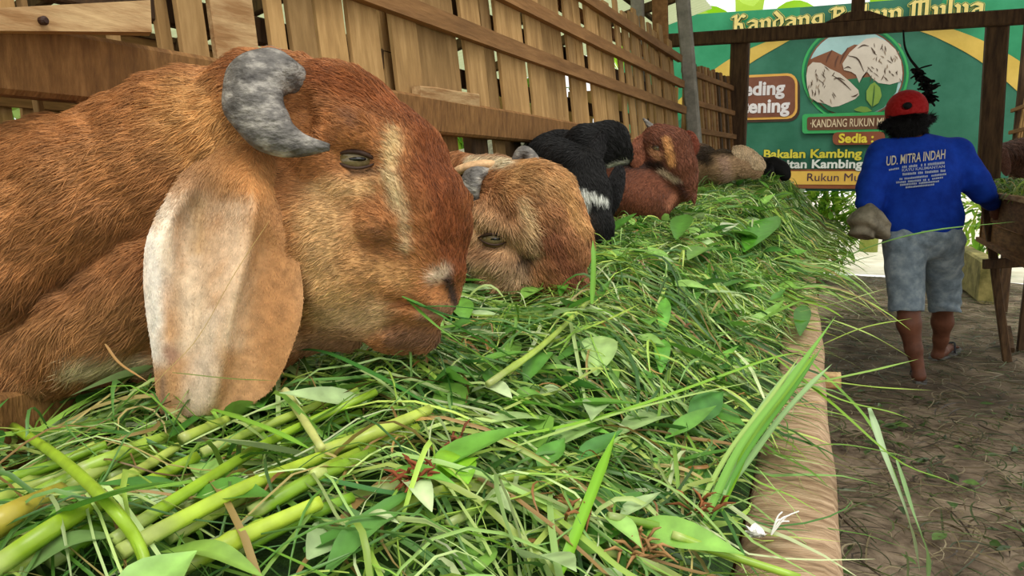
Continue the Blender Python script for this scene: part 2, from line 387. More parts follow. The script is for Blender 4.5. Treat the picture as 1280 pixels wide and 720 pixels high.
for z0, z1 in ((.50, .62), (.635, .745)):
    v, f = beam([-.02, -.4, (z0+z1)/2], [-.20, 5.5, (z0+z1)/2], z1-z0, .025, side=(0, 0, 1), jit=.001); mk('side_board', v, f, M['trough'], trough)
v, f = beam([-.42, -.4, .49], [-.50, 5.5, .49], .72, .025, side=(1, 0, 0)); mk('bottom_board', v, f, M['trough'], trough)
for y in (.3, 1.9, 3.5, 5.1):
    v, f = beam([rim_in(y)+.02, y, 0], [rim_in(y)+.02, y, .8], .06, .06, side=(0, 1, 0), jit=.003); mk('leg', v, f, M['darkwood'], trough)
p = at_plane(1043, 478, 2, .775); v, f = beam(p+[-.06, 0, 0], p+[.012, 0.004, .004], .028, .03, side=(0, 1, 0)); mk('peg', v, f, M['palewood'], trough)

# ------------------------------------------------------------------ cut fodder heaped in the trough
HY = np.array([-.4, .2, .8, 1.4, 2.0, 2.6, 3.5, 4.4, 5.0, 5.5]); HC = np.array([.88, .905, .94, .98, .985, 1.0, 1.07, 1.13, 1.13, .95])
def heap(x, y):
    """height of the fodder surface"""
    x = np.asarray(x, float); y = np.asarray(y, float)
    hc = np.interp(y, HY, HC); xi = rim_in(y); far = np.clip((y-2.4)/1.2, 0, 1)
    edge = RIMZ+.012+far*.05
    s = np.clip((xi+.015+far*.07-x)/(.30-.06*far), 0, 1); s = s*s*(3-2*s)*.55+s*.45
    s2 = np.clip((x+.84)/.2, 0, 1)
    z = edge+(hc-edge)*s*(.80+.20*s2)
    P = np.stack([x, y, 0*x], -1)
    z = z+(.022*vnoise(P, 6, 3)+.014*vnoise(P, 15, 4))*np.clip(s*2.5, 0, 1)
    out = x-(rim_out(y)+far*.05)          # past the rim: blades droop
    z = np.where(x > xi+.015+far*.07, np.maximum(edge*0+RIMZ+.004+far*.03, z-1), z)
    z = np.where(out > -.01, RIMZ+.004+far*.03-.9*np.clip(out+.01, 0, 1)**1.6, z)
    return z
def at_heap(px, py, lift=0.0):
    r = ray(px, py); t = .25
    while t < 8:
        p = CAM+r*t
        if p[2] < float(heap(p[0], p[1]))+lift: break
        t += .004
    return CAM+r*t
mat_grass = mat_attr('fresh_grass', .42, .5, .28)
mat_leaf = mat_attr('fresh_leaf', .38, .5, .25, bump=.3, bscale=120, bdist=.001)
mat_stalk = mat_attr('juicy_stalk', .35, .5, .12, bump=.15, bscale=90, bdist=.0015)
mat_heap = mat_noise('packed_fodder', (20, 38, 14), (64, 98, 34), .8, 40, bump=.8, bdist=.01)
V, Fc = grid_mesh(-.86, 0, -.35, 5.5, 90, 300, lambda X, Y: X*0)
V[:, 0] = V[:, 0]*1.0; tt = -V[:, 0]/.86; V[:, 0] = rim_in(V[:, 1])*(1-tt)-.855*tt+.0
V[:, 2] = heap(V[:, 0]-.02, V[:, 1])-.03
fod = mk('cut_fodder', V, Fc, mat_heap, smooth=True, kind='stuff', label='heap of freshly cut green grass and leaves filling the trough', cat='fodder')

GREENS = [(78, 122, 42), (104, 148, 52), (132, 172, 66), (58, 100, 40), (158, 190, 78), (112, 152, 78), (182, 204, 100), (90, 132, 64), (146, 180, 98)]
PALE = [(176, 198, 130), (196, 210, 158), (168, 190, 112)]
STRAW = [(180, 164, 102), (164, 140, 84), (146, 116, 68)]
GL = np.array([srgb(*c)[:3] for c in GREENS]); PL = np.array([srgb(*c)[:3] for c in PALE]); SL = np.array([srgb(*c)[:3] for c in STRAW])
def strip_mesh(P, W, fold, rollv, wprof):
    """P (n,S,3) paths, W (n,) widths -> folded ribbons. wprof (S,)"""
    n, S, _ = P.shape
    T = np.gradient(P, axis=1); T /= np.linalg.norm(T, axis=2, keepdims=True)+1e-9
    up = np.zeros_like(P); up[..., 2] = 1
    side = np.cross(T, up); side /= np.linalg.norm(side, axis=2, keepdims=True)+1e-6
    nor = np.cross(side, T)
    c, s = np.cos(rollv)[:, None, None], np.sin(rollv)[:, None, None]
    sd = side*c+nor*s; nr = nor*c-side*s
    hw = (W[:, None]*wprof[None, :]/2)[..., None]
    V = np.stack([P-sd*hw+nr*hw*fold, P, P+sd*hw+nr*hw*fold], 2).reshape(-1, 3)     # n,S,3
    base = (np.arange(n)*S*3)[:, None, None, None]
    i = np.arange(S-1)[None, :, None, None]*3
    q = np.array([[0, 1, 4, 3], [1, 2, 5, 4]])[None, None]
    return V, (base+i+q).reshape(-1, 4)
S = 8; sp_ = np.linspace(0, 1, S)
WP_BLADE = np.array([.55, .85, 1, 1, .95, .8, .5, .06])
KEEP_STALKS = True
def blades(n, x, y, ang, L, W, lift, arch, curl, cols, fold=.35):
    s = sp_[None, :]
    a = ang[:, None]+curl[:, None]*(s-.3)
    ds = (L/(S-1))[:, None]
    dx = np.cumsum(np.cos(a)*ds, 1)-np.cos(a)*ds; dy = np.cumsum(np.sin(a)*ds, 1)-np.sin(a)*ds
    X = x[:, None]+dx; Y = y[:, None]+dy
    Z = heap(X, Y)+lift[:, None]+arch[:, None]*(4*s*(1-s))
    P = np.stack([X, Y, Z], -1)
    V, Fq = strip_mesh(P, W, fold, rng.normal(0, .5, n), WP_BLADE)
    sh = (1+.25*rng.normal(size=n))[:, None].clip(.45, 1.6)
    c = (cols*sh).clip(0.004, .9)
    # tips a bit paler, butts paler too
    g = (1+.25*(np.abs(sp_-.5)*2)**2)[None, :, None]
    C = np.repeat((c[:, None, :]*g)[:, :, None, :], 3, 2).reshape(-1, 3)
    return V, Fq, C
def pick(n, wts=(0.81, .13, .06)):
    k = rng.choice(3, n, p=wts); out = GL[rng.integers(0, len(GL), n)]
    out = np.where((k == 1)[:, None], PL[rng.integers(0, 3, n)], out); return np.where((k == 2)[:, None], SL[rng.integers(0, 3, n)], out)
def scatter(n, y0, y1, bias=1.0):
    y = y0+(y1-y0)*rng.random(n)**bias; x = -.84+(rim_in(y)+.84)*rng.random(n); return x, y
Vs, Fs, Cs = [], [], []; off = 0
def put(t):
    global off
    v, f, c = t; Vs.append(v); Fs.append(f+off); Cs.append(c); off += len(v)
# bulk of long blades
n = 6500; x, y = scatter(n, -.25, 5.3, 1.35)
ang = np.where(rng.random(n) < .55, rng.normal(.25, .55, n), rng.uniform(0, 2*math.pi, n)); ang = np.where(rng.random(n) < .5, ang+math.pi, ang)
L = rng.uniform(.10, .34, n); x = x-np.cos(ang)*L*.4; y = y-np.sin(ang)*L*.4; x = np.clip(x, -.83, -.14)
# keep a blade's far end out of the goats' side and off the air past the rim
mx_ = np.stack([x+np.cos(ang)*L*.5, y+np.sin(ang)*L*.5], -1); qx, qy, qd = proj(np.stack([mx_[:, 0], mx_[:, 1], heap(mx_[:, 0], mx_[:, 1])], -1))
zone = (qx < 520) & (qy > 545) & (qd > 0)            # here the fodder is mostly thick stalks
kp = ~zone | (rng.random(n) < .3); x, y, ang, L = x[kp], y[kp], ang[kp], L[kp]; n = len(x)
put(blades(n, x, y, ang, L, rng.uniform(.003, .0075, n), rng.uniform(-.012, .016, n), rng.uniform(0, .03, n), rng.normal(0, .7, n), pick(n)))
# fine thin stems
n = 3500; x, y = scatter(n, -.2, 4.5, 1.3); ang = rng.uniform(0, 2*math.pi, n); L = rng.uniform(.08, .26, n); x = np.clip(x, -.8, -.16)
put(blades(n, x, y, ang, L, rng.uniform(.0015, .003, n), rng.uniform(.0, .02, n), rng.uniform(0, .03, n), rng.normal(0, 1.2, n), pick(n, (.7, .2, .1))))
# tips that stand up out of the heap
n = 900; x, y = scatter(n, .2, 5.2, .9); ang = rng.uniform(0, 2*math.pi, n); x = np.clip(x, -.72, -.2)
put(blades(n, x, y, ang, rng.uniform(.06, .16, n), rng.uniform(.003, .006, n), rng.uniform(0, .02, n), rng.uniform(.02, .05, n), rng.normal(0, 1, n), pick(n)))
# blades drooping over the far stretch of the rim
n = 420; y = rng.uniform(2.3, 5.2, n); x = rim_in(y)-rng.uniform(.0, .12, n); ang = rng.normal(-.1, .6, n)
put(blades(n, x, y, ang, rng.uniform(.12, .34, n), rng.uniform(.004, .009, n), rng.uniform(.005, .03, n), rng.uniform(.0, .04, n), rng.normal(0, .6, n), pick(n, (.75, .17, .08))))
n = 46; y = rng.uniform(.9, 2.3, n); x = rim_in(y)-rng.uniform(.02, .16, n); ang = rng.normal(.2, .5, n)
put(blades(n, x, y, ang, rng.uniform(.08, .2, n), rng.uniform(.003, .007, n), rng.uniform(.005, .02, n), rng.uniform(.0, .03, n), rng.normal(0, .6, n), pick(n, (.75, .17, .08))))
mk('grass_blades', np.vstack(Vs), np.vstack(Fs), mat_grass, fod, smooth=True, col=np.vstack(Cs), kind='stuff')

# scattered leaves
WP_LEAF = np.array([.08, .55, .92, 1, .88, .62, .3, .02])
def leaves(x, y, ang, L, W, lift, pitch, curl, cols, fold=.3, z=None):
    n = len(x); s = sp_[None, :]
    r = L[:, None]*s; X = x[:, None]+np.cos(ang)[:, None]*r; Y = y[:, None]+np.sin(ang)[:, None]*r
    Z0 = heap(x, y) if z is None else z
    Zs = heap(X, Y) if z is None else Z0[:, None]+0*X
    Z = np.maximum((Z0+lift)[:, None]+np.sin(pitch)[:, None]*r, Zs+.004)-(curl[:, None]*L[:, None]*(s**2))*.3
    P = np.stack([X, Y, Z], -1)
    V, Fq = strip_mesh(P, W, fold, rng.normal(0, .35, n), WP_LEAF)
    C = np.repeat(cols[:, None, :], S*3, 1).reshape(n, S, 3, 3).copy(); C[:, :, 1, :] *= 1.22; C *= (1+.1*rng.normal(size=(n, 1, 1, 1)))
    return V, Fq, C.reshape(-1, 3).clip(.003, .9)
LEAFG = np.array([srgb(*c)[:3] for c in [(84, 138, 50), (106, 162, 62), (130, 178, 76), (70, 122, 52), (146, 190, 96), (168, 194, 136)]])
n = 1300; x, y = scatter(n, -.2, 5.2, 1.0); x = np.clip(x, -.8, -.17)
v, f, c = leaves(x, y, rng.uniform(0, 6.28, n), rng.uniform(.04, .11, n), rng.uniform(.016, .045, n), rng.uniform(.0, .03, n), rng.normal(.12, .3, n), rng.uniform(0, .8, n), LEAFG[rng.integers(0, 6, n)])
mk('loose_leaves', v, f, mat_leaf, fod, smooth=True, col=c, kind='stuff')
# short dry brown bits
n = 260; x, y = scatter(n, -.1, 3.0, 1.3); x = np.clip(x, -.75, -.12)
v, f, c = blades(n, x, y, rng.uniform(0, 6.28, n), rng.uniform(.02, .06, n), rng.uniform(.002, .005, n), rng.uniform(.01, .03, n), rng.uniform(0, .015, n), rng.normal(0, 2, n), SL[rng.integers(0, 3, n)]*np.array([1.0, .75, .6]))
mk('dry_bits', v, f, mat_grass, fod, smooth=True, col=c, kind='stuff')

SPOT = []     # things on the heap whose label gets its whereabouts at the end
LANDMARKS = [(40, 610, 'at the left end of the trough'), (200, 545, "below the large goat's long ear"), (170, 690, 'at the lower left corner of the heap'), (340, 650, 'left of the reddish withered tuft'), (430, 520, "under the large goat's chin"), (560, 415, "before the large goat's muzzle"), (650, 360, "before the tan goat's face"),
             (560, 600, 'around the reddish withered tuft'), (740, 610, 'around the upright bright blade'), (690, 500, 'in the middle of the heap'), (800, 440, 'between the tan goat and the log rim'), (860, 300, 'near the kneeling red brown goat'), (930, 270, 'at the far end of the heap'), (930, 380, 'by the far stretch of the log rim'),
             (900, 660, 'beside the white flower on the rim'), (960, 530, 'across the near stretch of the log rim'), (1050, 490, 'over the rim by the small peg'), (1150, 610, 'out over the aisle floor'), (1090, 400, "out past the rim before the person's legs"), (1110, 310, "out before the person's waist")]
def name_spots():
    fam = {}
    for o, px, py, base in SPOT:
        lm = min(LANDMARKS, key=lambda q: math.hypot(q[0]-px, q[1]-py))[2]; fam.setdefault((base, lm), []).append((py, px, o))
    ORD = ['topmost', 'second from the top', 'third from the top', 'fourth from the top', 'fifth from the top', 'sixth from the top', 'seventh from the top', 'eighth from the top', 'ninth from the top', 'tenth from the top', 'eleventh from the top', 'twelfth from the top', 'thirteenth from the top', 'lowest']
    for (base, lm), L in fam.items():
        L.sort(key=lambda q: (q[0], q[1]))
        for i, (_, _, o) in enumerate(L): o['label'] = base+' '+lm+('' if len(L) == 1 else ', '+ORD[min(i, 13)])
# individually visible stalks (pixel path over the heap, lift above it, radius in metres)
STK = [([(-30, 725), (90, 645), (170, 610), (246, 571)], .012, .0068, (150, 184, 44)), ([(20, 682), (120, 620), (218, 563)], .006, .0056, (166, 194, 70)),
       ([(150, 690), (300, 612), (400, 572), (505, 524)], .016, .0062, (172, 200, 60)), ([(225, 706), (310, 668), (400, 628)], .012, .0072, (176, 200, 62)),
       ([(140, 676), (250, 605), (350, 545), (470, 490)], .018, .0052, (150, 188, 48)), ([(252, 566), (350, 525), (447, 488)], .014, .0052, (176, 200, 84)),
       ([(-10, 606), (60, 583), (133, 555)], .008, .005, (140, 180, 52)), ([(226, 549), (256, 536), (284, 524)], .01, .006, (180, 200, 84)),
       ([(96, 589), (150, 567), (204, 546)], .008, .0064, (158, 190, 70)), ([(130, 611), (180, 584), (222, 558)], .014, .0052, (178, 196, 90)),
       ([(225, 632), (262, 608), (300, 588)], .008, .006, (170, 192, 96)), ([(356, 488), (378, 522), (402, 560)], .028, .0046, (196, 202, 120)),
       ([(396, 568), (470, 540), (536, 512)], .016, .0066, (186, 206, 86)), ([(390, 595), (450, 565), (522, 534)], .008, .0056, (166, 196, 60)),
       ([(470, 645), (560, 612), (690, 588)], .008, .005, (164, 188, 66)), ([(560, 655), (650, 612), (760, 590)], .006, .0042, (130, 168, 60)),
       ([(-20, 660), (40, 634), (110, 606)], .0, .0075, (138, 176, 44)), ([(60, 700), (140, 650), (210, 616)], -.004, .0075, (112, 160, 36)),
       ([(290, 690), (360, 655), (440, 622)], .0, .006, (120, 164, 44)), ([(330, 590), (400, 560), (470, 535)], .0, .006, (142, 178, 58)),
       ([(60, 575), (160, 545), (240, 520)], .0, .0045, (110, 156, 60)), ([(30, 625), (100, 592), (180, 560)], .0, .006, (150, 186, 64)),
       ([(610, 480), (680, 430), (740, 372)], .03, .0042, (166, 190, 80)), ([(840, 668), (900, 690), (1000, 722)], .03, .004, (150, 186, 60)),
       ([(760, 645), (830, 660), (900, 684)], .02, .0042, (120, 160, 52)), ([(660, 400), (600, 350), (640, 400)], .02, .003, (176, 200, 96))]
STK.pop()
for q in range(16):
    x0 = random.uniform(-40, 330); y0 = random.uniform(590, 725)-max(0, x0-150)*.15; L_ = random.uniform(120, 220); sl_ = random.uniform(.40, .58)
    STK.append(([(x0, y0), (x0+L_*.5, y0-L_*.5*sl_-4), (x0+L_, y0-L_*sl_)], random.uniform(-.012, .004), random.uniform(.0045, .0075), random.choice([(118, 162, 40), (140, 180, 52), (160, 192, 66), (100, 146, 40), (176, 196, 92)])))
for i, (pts, lift, rad, colr) in enumerate(STK):
    P = spline([at_heap(px, py, lift+rad+.010) for px, py in pts], 14)
    R = rad*np.linspace(1.05, .8, 14); R[0] *= .9
    nodes = [random.uniform(.2, .8)]
    v, f = tube(P, R, 9, ridge=lambda s, a: .10*math.cos(5*a)+sum(.22*math.exp(-((s-q)/.03)**2) for q in nodes))
    c = np.array(srgb(*colr)[:3])*random.uniform(.9, 1.1); C = np.tile(c, (len(v), 1)); C[:9*2] = C[:9*2]*.6+np.array(srgb(206, 206, 150)[:3])*.4
    C *= (1+.12*np.sin(np.arange(len(v)) % 9*1.4))[:, None]
    o = mk('fodder_stalk', v, f, mat_stalk, smooth=True, col=C, label='thick green stalk', cat='stalk', group='thick green stalks in the heap')
    SPOT.append((o, sum(q[0] for q in pts)/len(pts), sum(q[1] for q in pts)/len(pts), 'thick green stalk'))
def curve_stalk(pts, rad, colr, label, name='fodder_stalk', taper=.7):
    P = spline([at_heap(a, b, c) for a, b, c in pts], 22); R = rad*np.linspace(1, taper, 22)
    v, f = tube(P, R, 9, ridge=lambda s, a: .08*math.cos(5*a)); c = np.array(srgb(*colr)[:3])
    return mk(name, v, f, mat_stalk, smooth=True, col=np.tile(c, (len(v), 1)), label=label, cat='stalk')
curve_stalk([(16, 533, .03), (72, 571, .045), (133, 627, .045), (173, 680, .04), (190, 740, .03)], .0052, (160, 196, 52), 'bright green stalk crossing over the other stalks at lower left')
curve_stalk([(-30, 668, .03), (20, 640, .035), (76, 612, .03)], .011, (190, 176, 66), 'short thick yellow orange stalk at the left edge of the heap', taper=.55)

# individually visible long blades: pixel path with depth lift
def px_blade(pts, wd, colr, label, fold=.35, taper=1, mat=None, prof=None, group='long grass blades', n=16, name='grass_strand', cat='grass', roll=0.0):
    P = spline([np.asarray(p) for p in pts], n)[None]
    s = np.linspace(0, 1, n); pf = np.clip(np.minimum(.5+s*4, (1-s)*4), .03, 1) if prof is None else np.interp(s, np.linspace(0, 1, len(prof)), prof)
    v, f = strip_mesh(P, np.array([wd]), fold, np.array([roll]), pf)
    c = np.array(srgb(*colr)[:3]); C = np.tile(c, (len(v), 1)); C[1::3] *= 1.3
    o = mk(name, v, f.tolist(), mat or mat_grass, smooth=True, col=C, label=label, cat=cat, group=group)
    qx, qy, qd = proj(P[0].mean(0)); SPOT.append((o, qx, qy, label)); return o
H = lambda px, py, l=.02: at_heap(px, py, l)
D = at
LB = 'long green grass blade'
for pts, wd, colr in [
    ([H(380, 448, .03), H(330, 452, .05), H(300, 470, .06)], .006, (84, 134, 50)),
    ([H(340, 440, .05), H(400, 440, .06), H(470, 470, .05), H(560, 520, .03)], .0085, (66, 124, 52)),
    ([D(502, 371, .815), D(545, 392, .81), D(590, 420, .83), H(660, 458, .02)], .0080, (84, 142, 58)),
    ([D(508, 376, .815), D(560, 395, .80), D(620, 405, .85), H(690, 425, .02)], .0075, (60, 116, 50)),
    ([D(512, 378, .815), D(550, 412, .80), D(600, 446, .82), H(640, 478, .02)], .0055, (120, 170, 70)),
    ([D(520, 384, .81), D(570, 384, .80), D(640, 392, .9), H(700, 400, .02)], .005, (70, 126, 56)),
    ([H(210, 548, .02), H(270, 512, .03), H(370, 488, .02)], .012, (70, 128, 44)),
    ([H(265, 512, .04), H(330, 535, .045), H(395, 565, .03)], .008, (126, 178, 58)),
    ([H(700, 720, .02), H(735, 630, .04), H(770, 540, .06)], .010, (128, 186, 44)),
    ([H(620, 680, .01), H(760, 640, .015), H(900, 600, .01)], .007, (48, 104, 50)),
    ([H(560, 560, .04), H(760, 520, .055), H(960, 450, .06), H(1010, 440, .06)], .008, (140, 190, 60)),
    ([H(640, 560, .04), H(800, 510, .055), H(950, 475, .06)], .006, (170, 200, 110)),
    ([H(660, 440, .03), H(760, 400, .04), H(800, 380, .04)], .006, (168, 194, 78)),
    ([H(780, 330, .03), H(900, 345, .03), H(1000, 360, .02)], .006, (66, 122, 48)),
    ([H(740, 320, .03), H(860, 335, .04), H(960, 350, .03)], .006, (94, 150, 54)),
    ([H(740, 380, .06), H(742, 330, .09), H(741, 300, .11)], .008, (110, 162, 56)),
    ([H(820, 460, .02), H(900, 420, .03), H(980, 395, .03)], .005, (150, 184, 110)),
    ([H(520, 690, .01), H(640, 670, .02), H(760, 650, .02)], .006, (150, 180, 86)),
    ([H(400, 600, .02), H(520, 620, .02), H(640, 600, .02)], .009, (70, 124, 62)),
    ([H(380, 690, .01), H(460, 650, .03), H(520, 610, .03)], .016, (92, 146, 64)),
]: px_blade(pts, wd, colr, LB)
LR = 'long overhanging grass blade'
for pts, wd, colr in [
    ([H(890, 650, .02), D(935, 565, .86), D(990, 490, .93), D(1030, 430, 1.0)], .006, (96, 150, 60)),
    ([H(870, 640, .02), D(915, 560, .88), D(965, 495, .95), D(1000, 445, 1.0)], .006, (160, 192, 100)),
    ([H(880, 655, .02), D(925, 560, .86), D(985, 480, .93), D(1045, 395, 1.02)], .009, (120, 172, 70)),
    ([H(900, 640, .02), D(945, 540, .90), D(1000, 470, .98), D(1020, 440, 1.0)], .009, (134, 184, 52)),
    ([H(905, 620, .03), D(930, 545, .90), D(975, 480, .98), D(1015, 440, 1.05)], .007, (150, 186, 120)),
    ([H(920, 600, .03), D(970, 530, .92), D(1010, 485, .95), D(1040, 455, .98)], .008, (156, 190, 130)),
    ([D(980, 490, 1.0), D(1040, 475, .98), D(1100, 462, .97), D(1148, 449, .96)], .0075, (148, 184, 90)),
    ([D(960, 470, 1.05), D(1040, 478, 1.0), D(1100, 485, .98), D(1165, 488, .97)], .005, (170, 200, 90)),
    ([D(990, 470, 1.0), D(1050, 500, .95), D(1110, 515, .94), D(1138, 524, .94)], .006, (136, 172, 70)),
    ([D(960, 440, 1.05), D(1040, 505, .95), D(1120, 575, .90), D(1180, 600, .9), D(1238, 622, .92)], .006, (120, 160, 50)),
    ([D(1086, 510, .95), D(1105, 570, .93), D(1135, 650, .92), D(1150, 715, .93)], .011, (170, 196, 150)),
    ([D(1120, 575, .93), D(1140, 640, .92), D(1158, 690, .92), D(1160, 735, .93)], .009, (136, 172, 110)),
    ([D(1000, 440, 1.05), D(1080, 520, .98), D(1115, 590, .94), D(1140, 660, .93)], .006, (112, 158, 52)),
    ([D(1000, 560, .92), D(1050, 556, .9), D(1110, 566, .9), D(1160, 580, .92)], .004, (110, 150, 60)),
    ([D(1010, 345, 1.5), D(1080, 312, 1.45), D(1160, 290, 1.4), D(1270, 277, 1.4)], .011, (112, 160, 76)),
    ([D(1000, 360, 1.5), D(1060, 330, 1.45), D(1100, 318, 1.42)], .007, (90, 134, 52)),
    ([D(1030, 430, 1.3), D(1080, 410, 1.28), D(1140, 398, 1.28)], .006, (160, 188, 84)),
    ([D(1040, 400, 1.35), D(1090, 420, 1.3), D(1140, 448, 1.3)], .007, (170, 196, 104)),
    ([D(1000, 390, 1.4), D(1060, 375, 1.35), D(1110, 360, 1.35)], .004, (176, 196, 120)),
]: px_blade(pts, wd, colr, LR, group='grass blades over the rim')

# individually visible broad leaves
def px_leaf(p0, p1, wd, colr, label='broad green leaf', lift=(.022, .034), group='broad leaves on the heap', roll=0.0, bow=.01):
    if p0[1] < 340: lift = (.05, .06)
    a = at_heap(p0[0], p0[1], lift[0]); b_ = at_heap(p1[0], p1[1], lift[1]); m_ = (a+b_)/2+np.array([0, 0, bow])
    return px_blade([a, m_, b_], wd, colr, label, .22, mat=mat_leaf, prof=[.06, .5, .85, 1, .95, .75, .45, .03], group=group, n=12, name='fodder_leaf', cat='leaf', roll=roll)
PALEL = 'pale upturned leaf'
for p0, p1, wd, colr in [((705, 393), (775, 398), .030, (178, 204, 142)), ((590, 490), (640, 498), .034, (190, 208, 156)), ((672, 495), (716, 500), .028, (182, 204, 148)),
                         ((745, 470), (752, 420), .05, (158, 190, 112)), ((850, 520), (770, 545), .045, (168, 196, 130)), ((575, 535), (715, 532), .030, (164, 192, 122)), ((690, 560), (760, 535), .04, (160, 190, 120)),
                         ((505, 600), (540, 640), .022, (186, 206, 150)), ((600, 630), (640, 640), .03, (180, 204, 140)), ((905, 290), (920, 280), .06, (196, 208, 170)), ((440, 660), (500, 655), .012, (190, 206, 150))]:
    px_leaf(p0, p1, wd, colr, PALEL, group='pale upturned leaves')
for p0, p1, wd, colr in [((626, 356), (629, 325), .03, (92, 160, 44)), ((828, 420), (832, 372), .024, (104, 170, 60)), ((826, 468), (830, 424), .024, (96, 160, 56)), ((700, 372), (712, 340), .024, (80, 140, 44)),
                         ((845, 300), (858, 268), .06, (84, 140, 50)), ((930, 315), (972, 270), .11, (82, 146, 40)), ((895, 262), (960, 264), .08, (96, 150, 52)), ((880, 315), (925, 318), .05, (88, 142, 48)),
                         ((860, 325), (890, 310), .05, (110, 156, 66)), ((900, 290), (950, 300), .06, (104, 156, 60)), ((555, 600), (590, 575), .04, (136, 190, 44)), ((560, 590), (585, 605), .034, (126, 184, 40)),
                         ((655, 480), (690, 440), .03, (92, 146, 60)), ((690, 455), (780, 420), .026, (84, 138, 56)), ((405, 720), (500, 640), .028, (96, 148, 70)), ((20, 725), (150, 670), .024, (118, 150, 88)),
                         ((200, 690), (330, 722), .022, (132, 170, 72)), ((560, 420), (600, 405), .03, (80, 136, 52)), ((620, 430), (660, 415), .03, (78, 132, 50)), ((880, 400), (930, 390), .03, (72, 120, 46)),
                         ((1000, 420), (1005, 380), .04, (70, 122, 44)), ((900, 360), (950, 352), .04, (84, 134, 56)), ((640, 500), (690, 505), .035, (122, 172, 76)), ((540, 480), (590, 470), .03, (74, 130, 50))]:
    px_leaf(p0, p1, wd, colr)
# reddish brown withered flower tufts
mat_dry = mat_attr('withered_bits', .8, .2, .1)
def tuft(px, py, n, size, colr, label, lift=.03):
    c0 = at_heap(px, py, lift); parts = []
    for k in range(n):
        a = random.uniform(0, 6.28); e = random.uniform(-.3, .8); L_ = size*random.uniform(.5, 1)
        d_ = np.array([math.cos(a)*math.cos(e), math.sin(a)*math.cos(e), math.sin(e)])*L_
        st = c0+np.array([random.uniform(-1, 1), random.uniform(-1, 1), random.uniform(-.3, .3)])*size*.5
        parts.append(tube([st, st+d_*.5+[0, 0, .004], st+d_], [.0012, .0016, .0005], 5))
    v, f = join(parts); cc = np.tile(np.array(srgb(*colr)[:3]), (len(v), 1))*(1+.2*rng.normal(size=(len(v), 1)))
    return mk('withered_tuft', v, f, mat_dry, smooth=True, col=cc.clip(.01, 1), label=label, cat='flower')
tuft(520, 600, 26, .026, (134, 72, 44), 'reddish brown withered flower tuft beside the green stalk ends')
tuft(572, 555, 12, .022, (126, 76, 50), 'small brown withered tuft above the larger reddish one')
tuft(725, 640, 10, .032, (152, 104, 64), 'tan dry twig bits by the upright bright blade')
tuft(800, 685, 26, .03, (170, 130, 84), 'straw coloured dry tuft at the bottom of the heap')
tuft(880, 635, 14, .03, (140, 88, 52), 'brown dry roots near the white scrap on the rim')

name_spots()
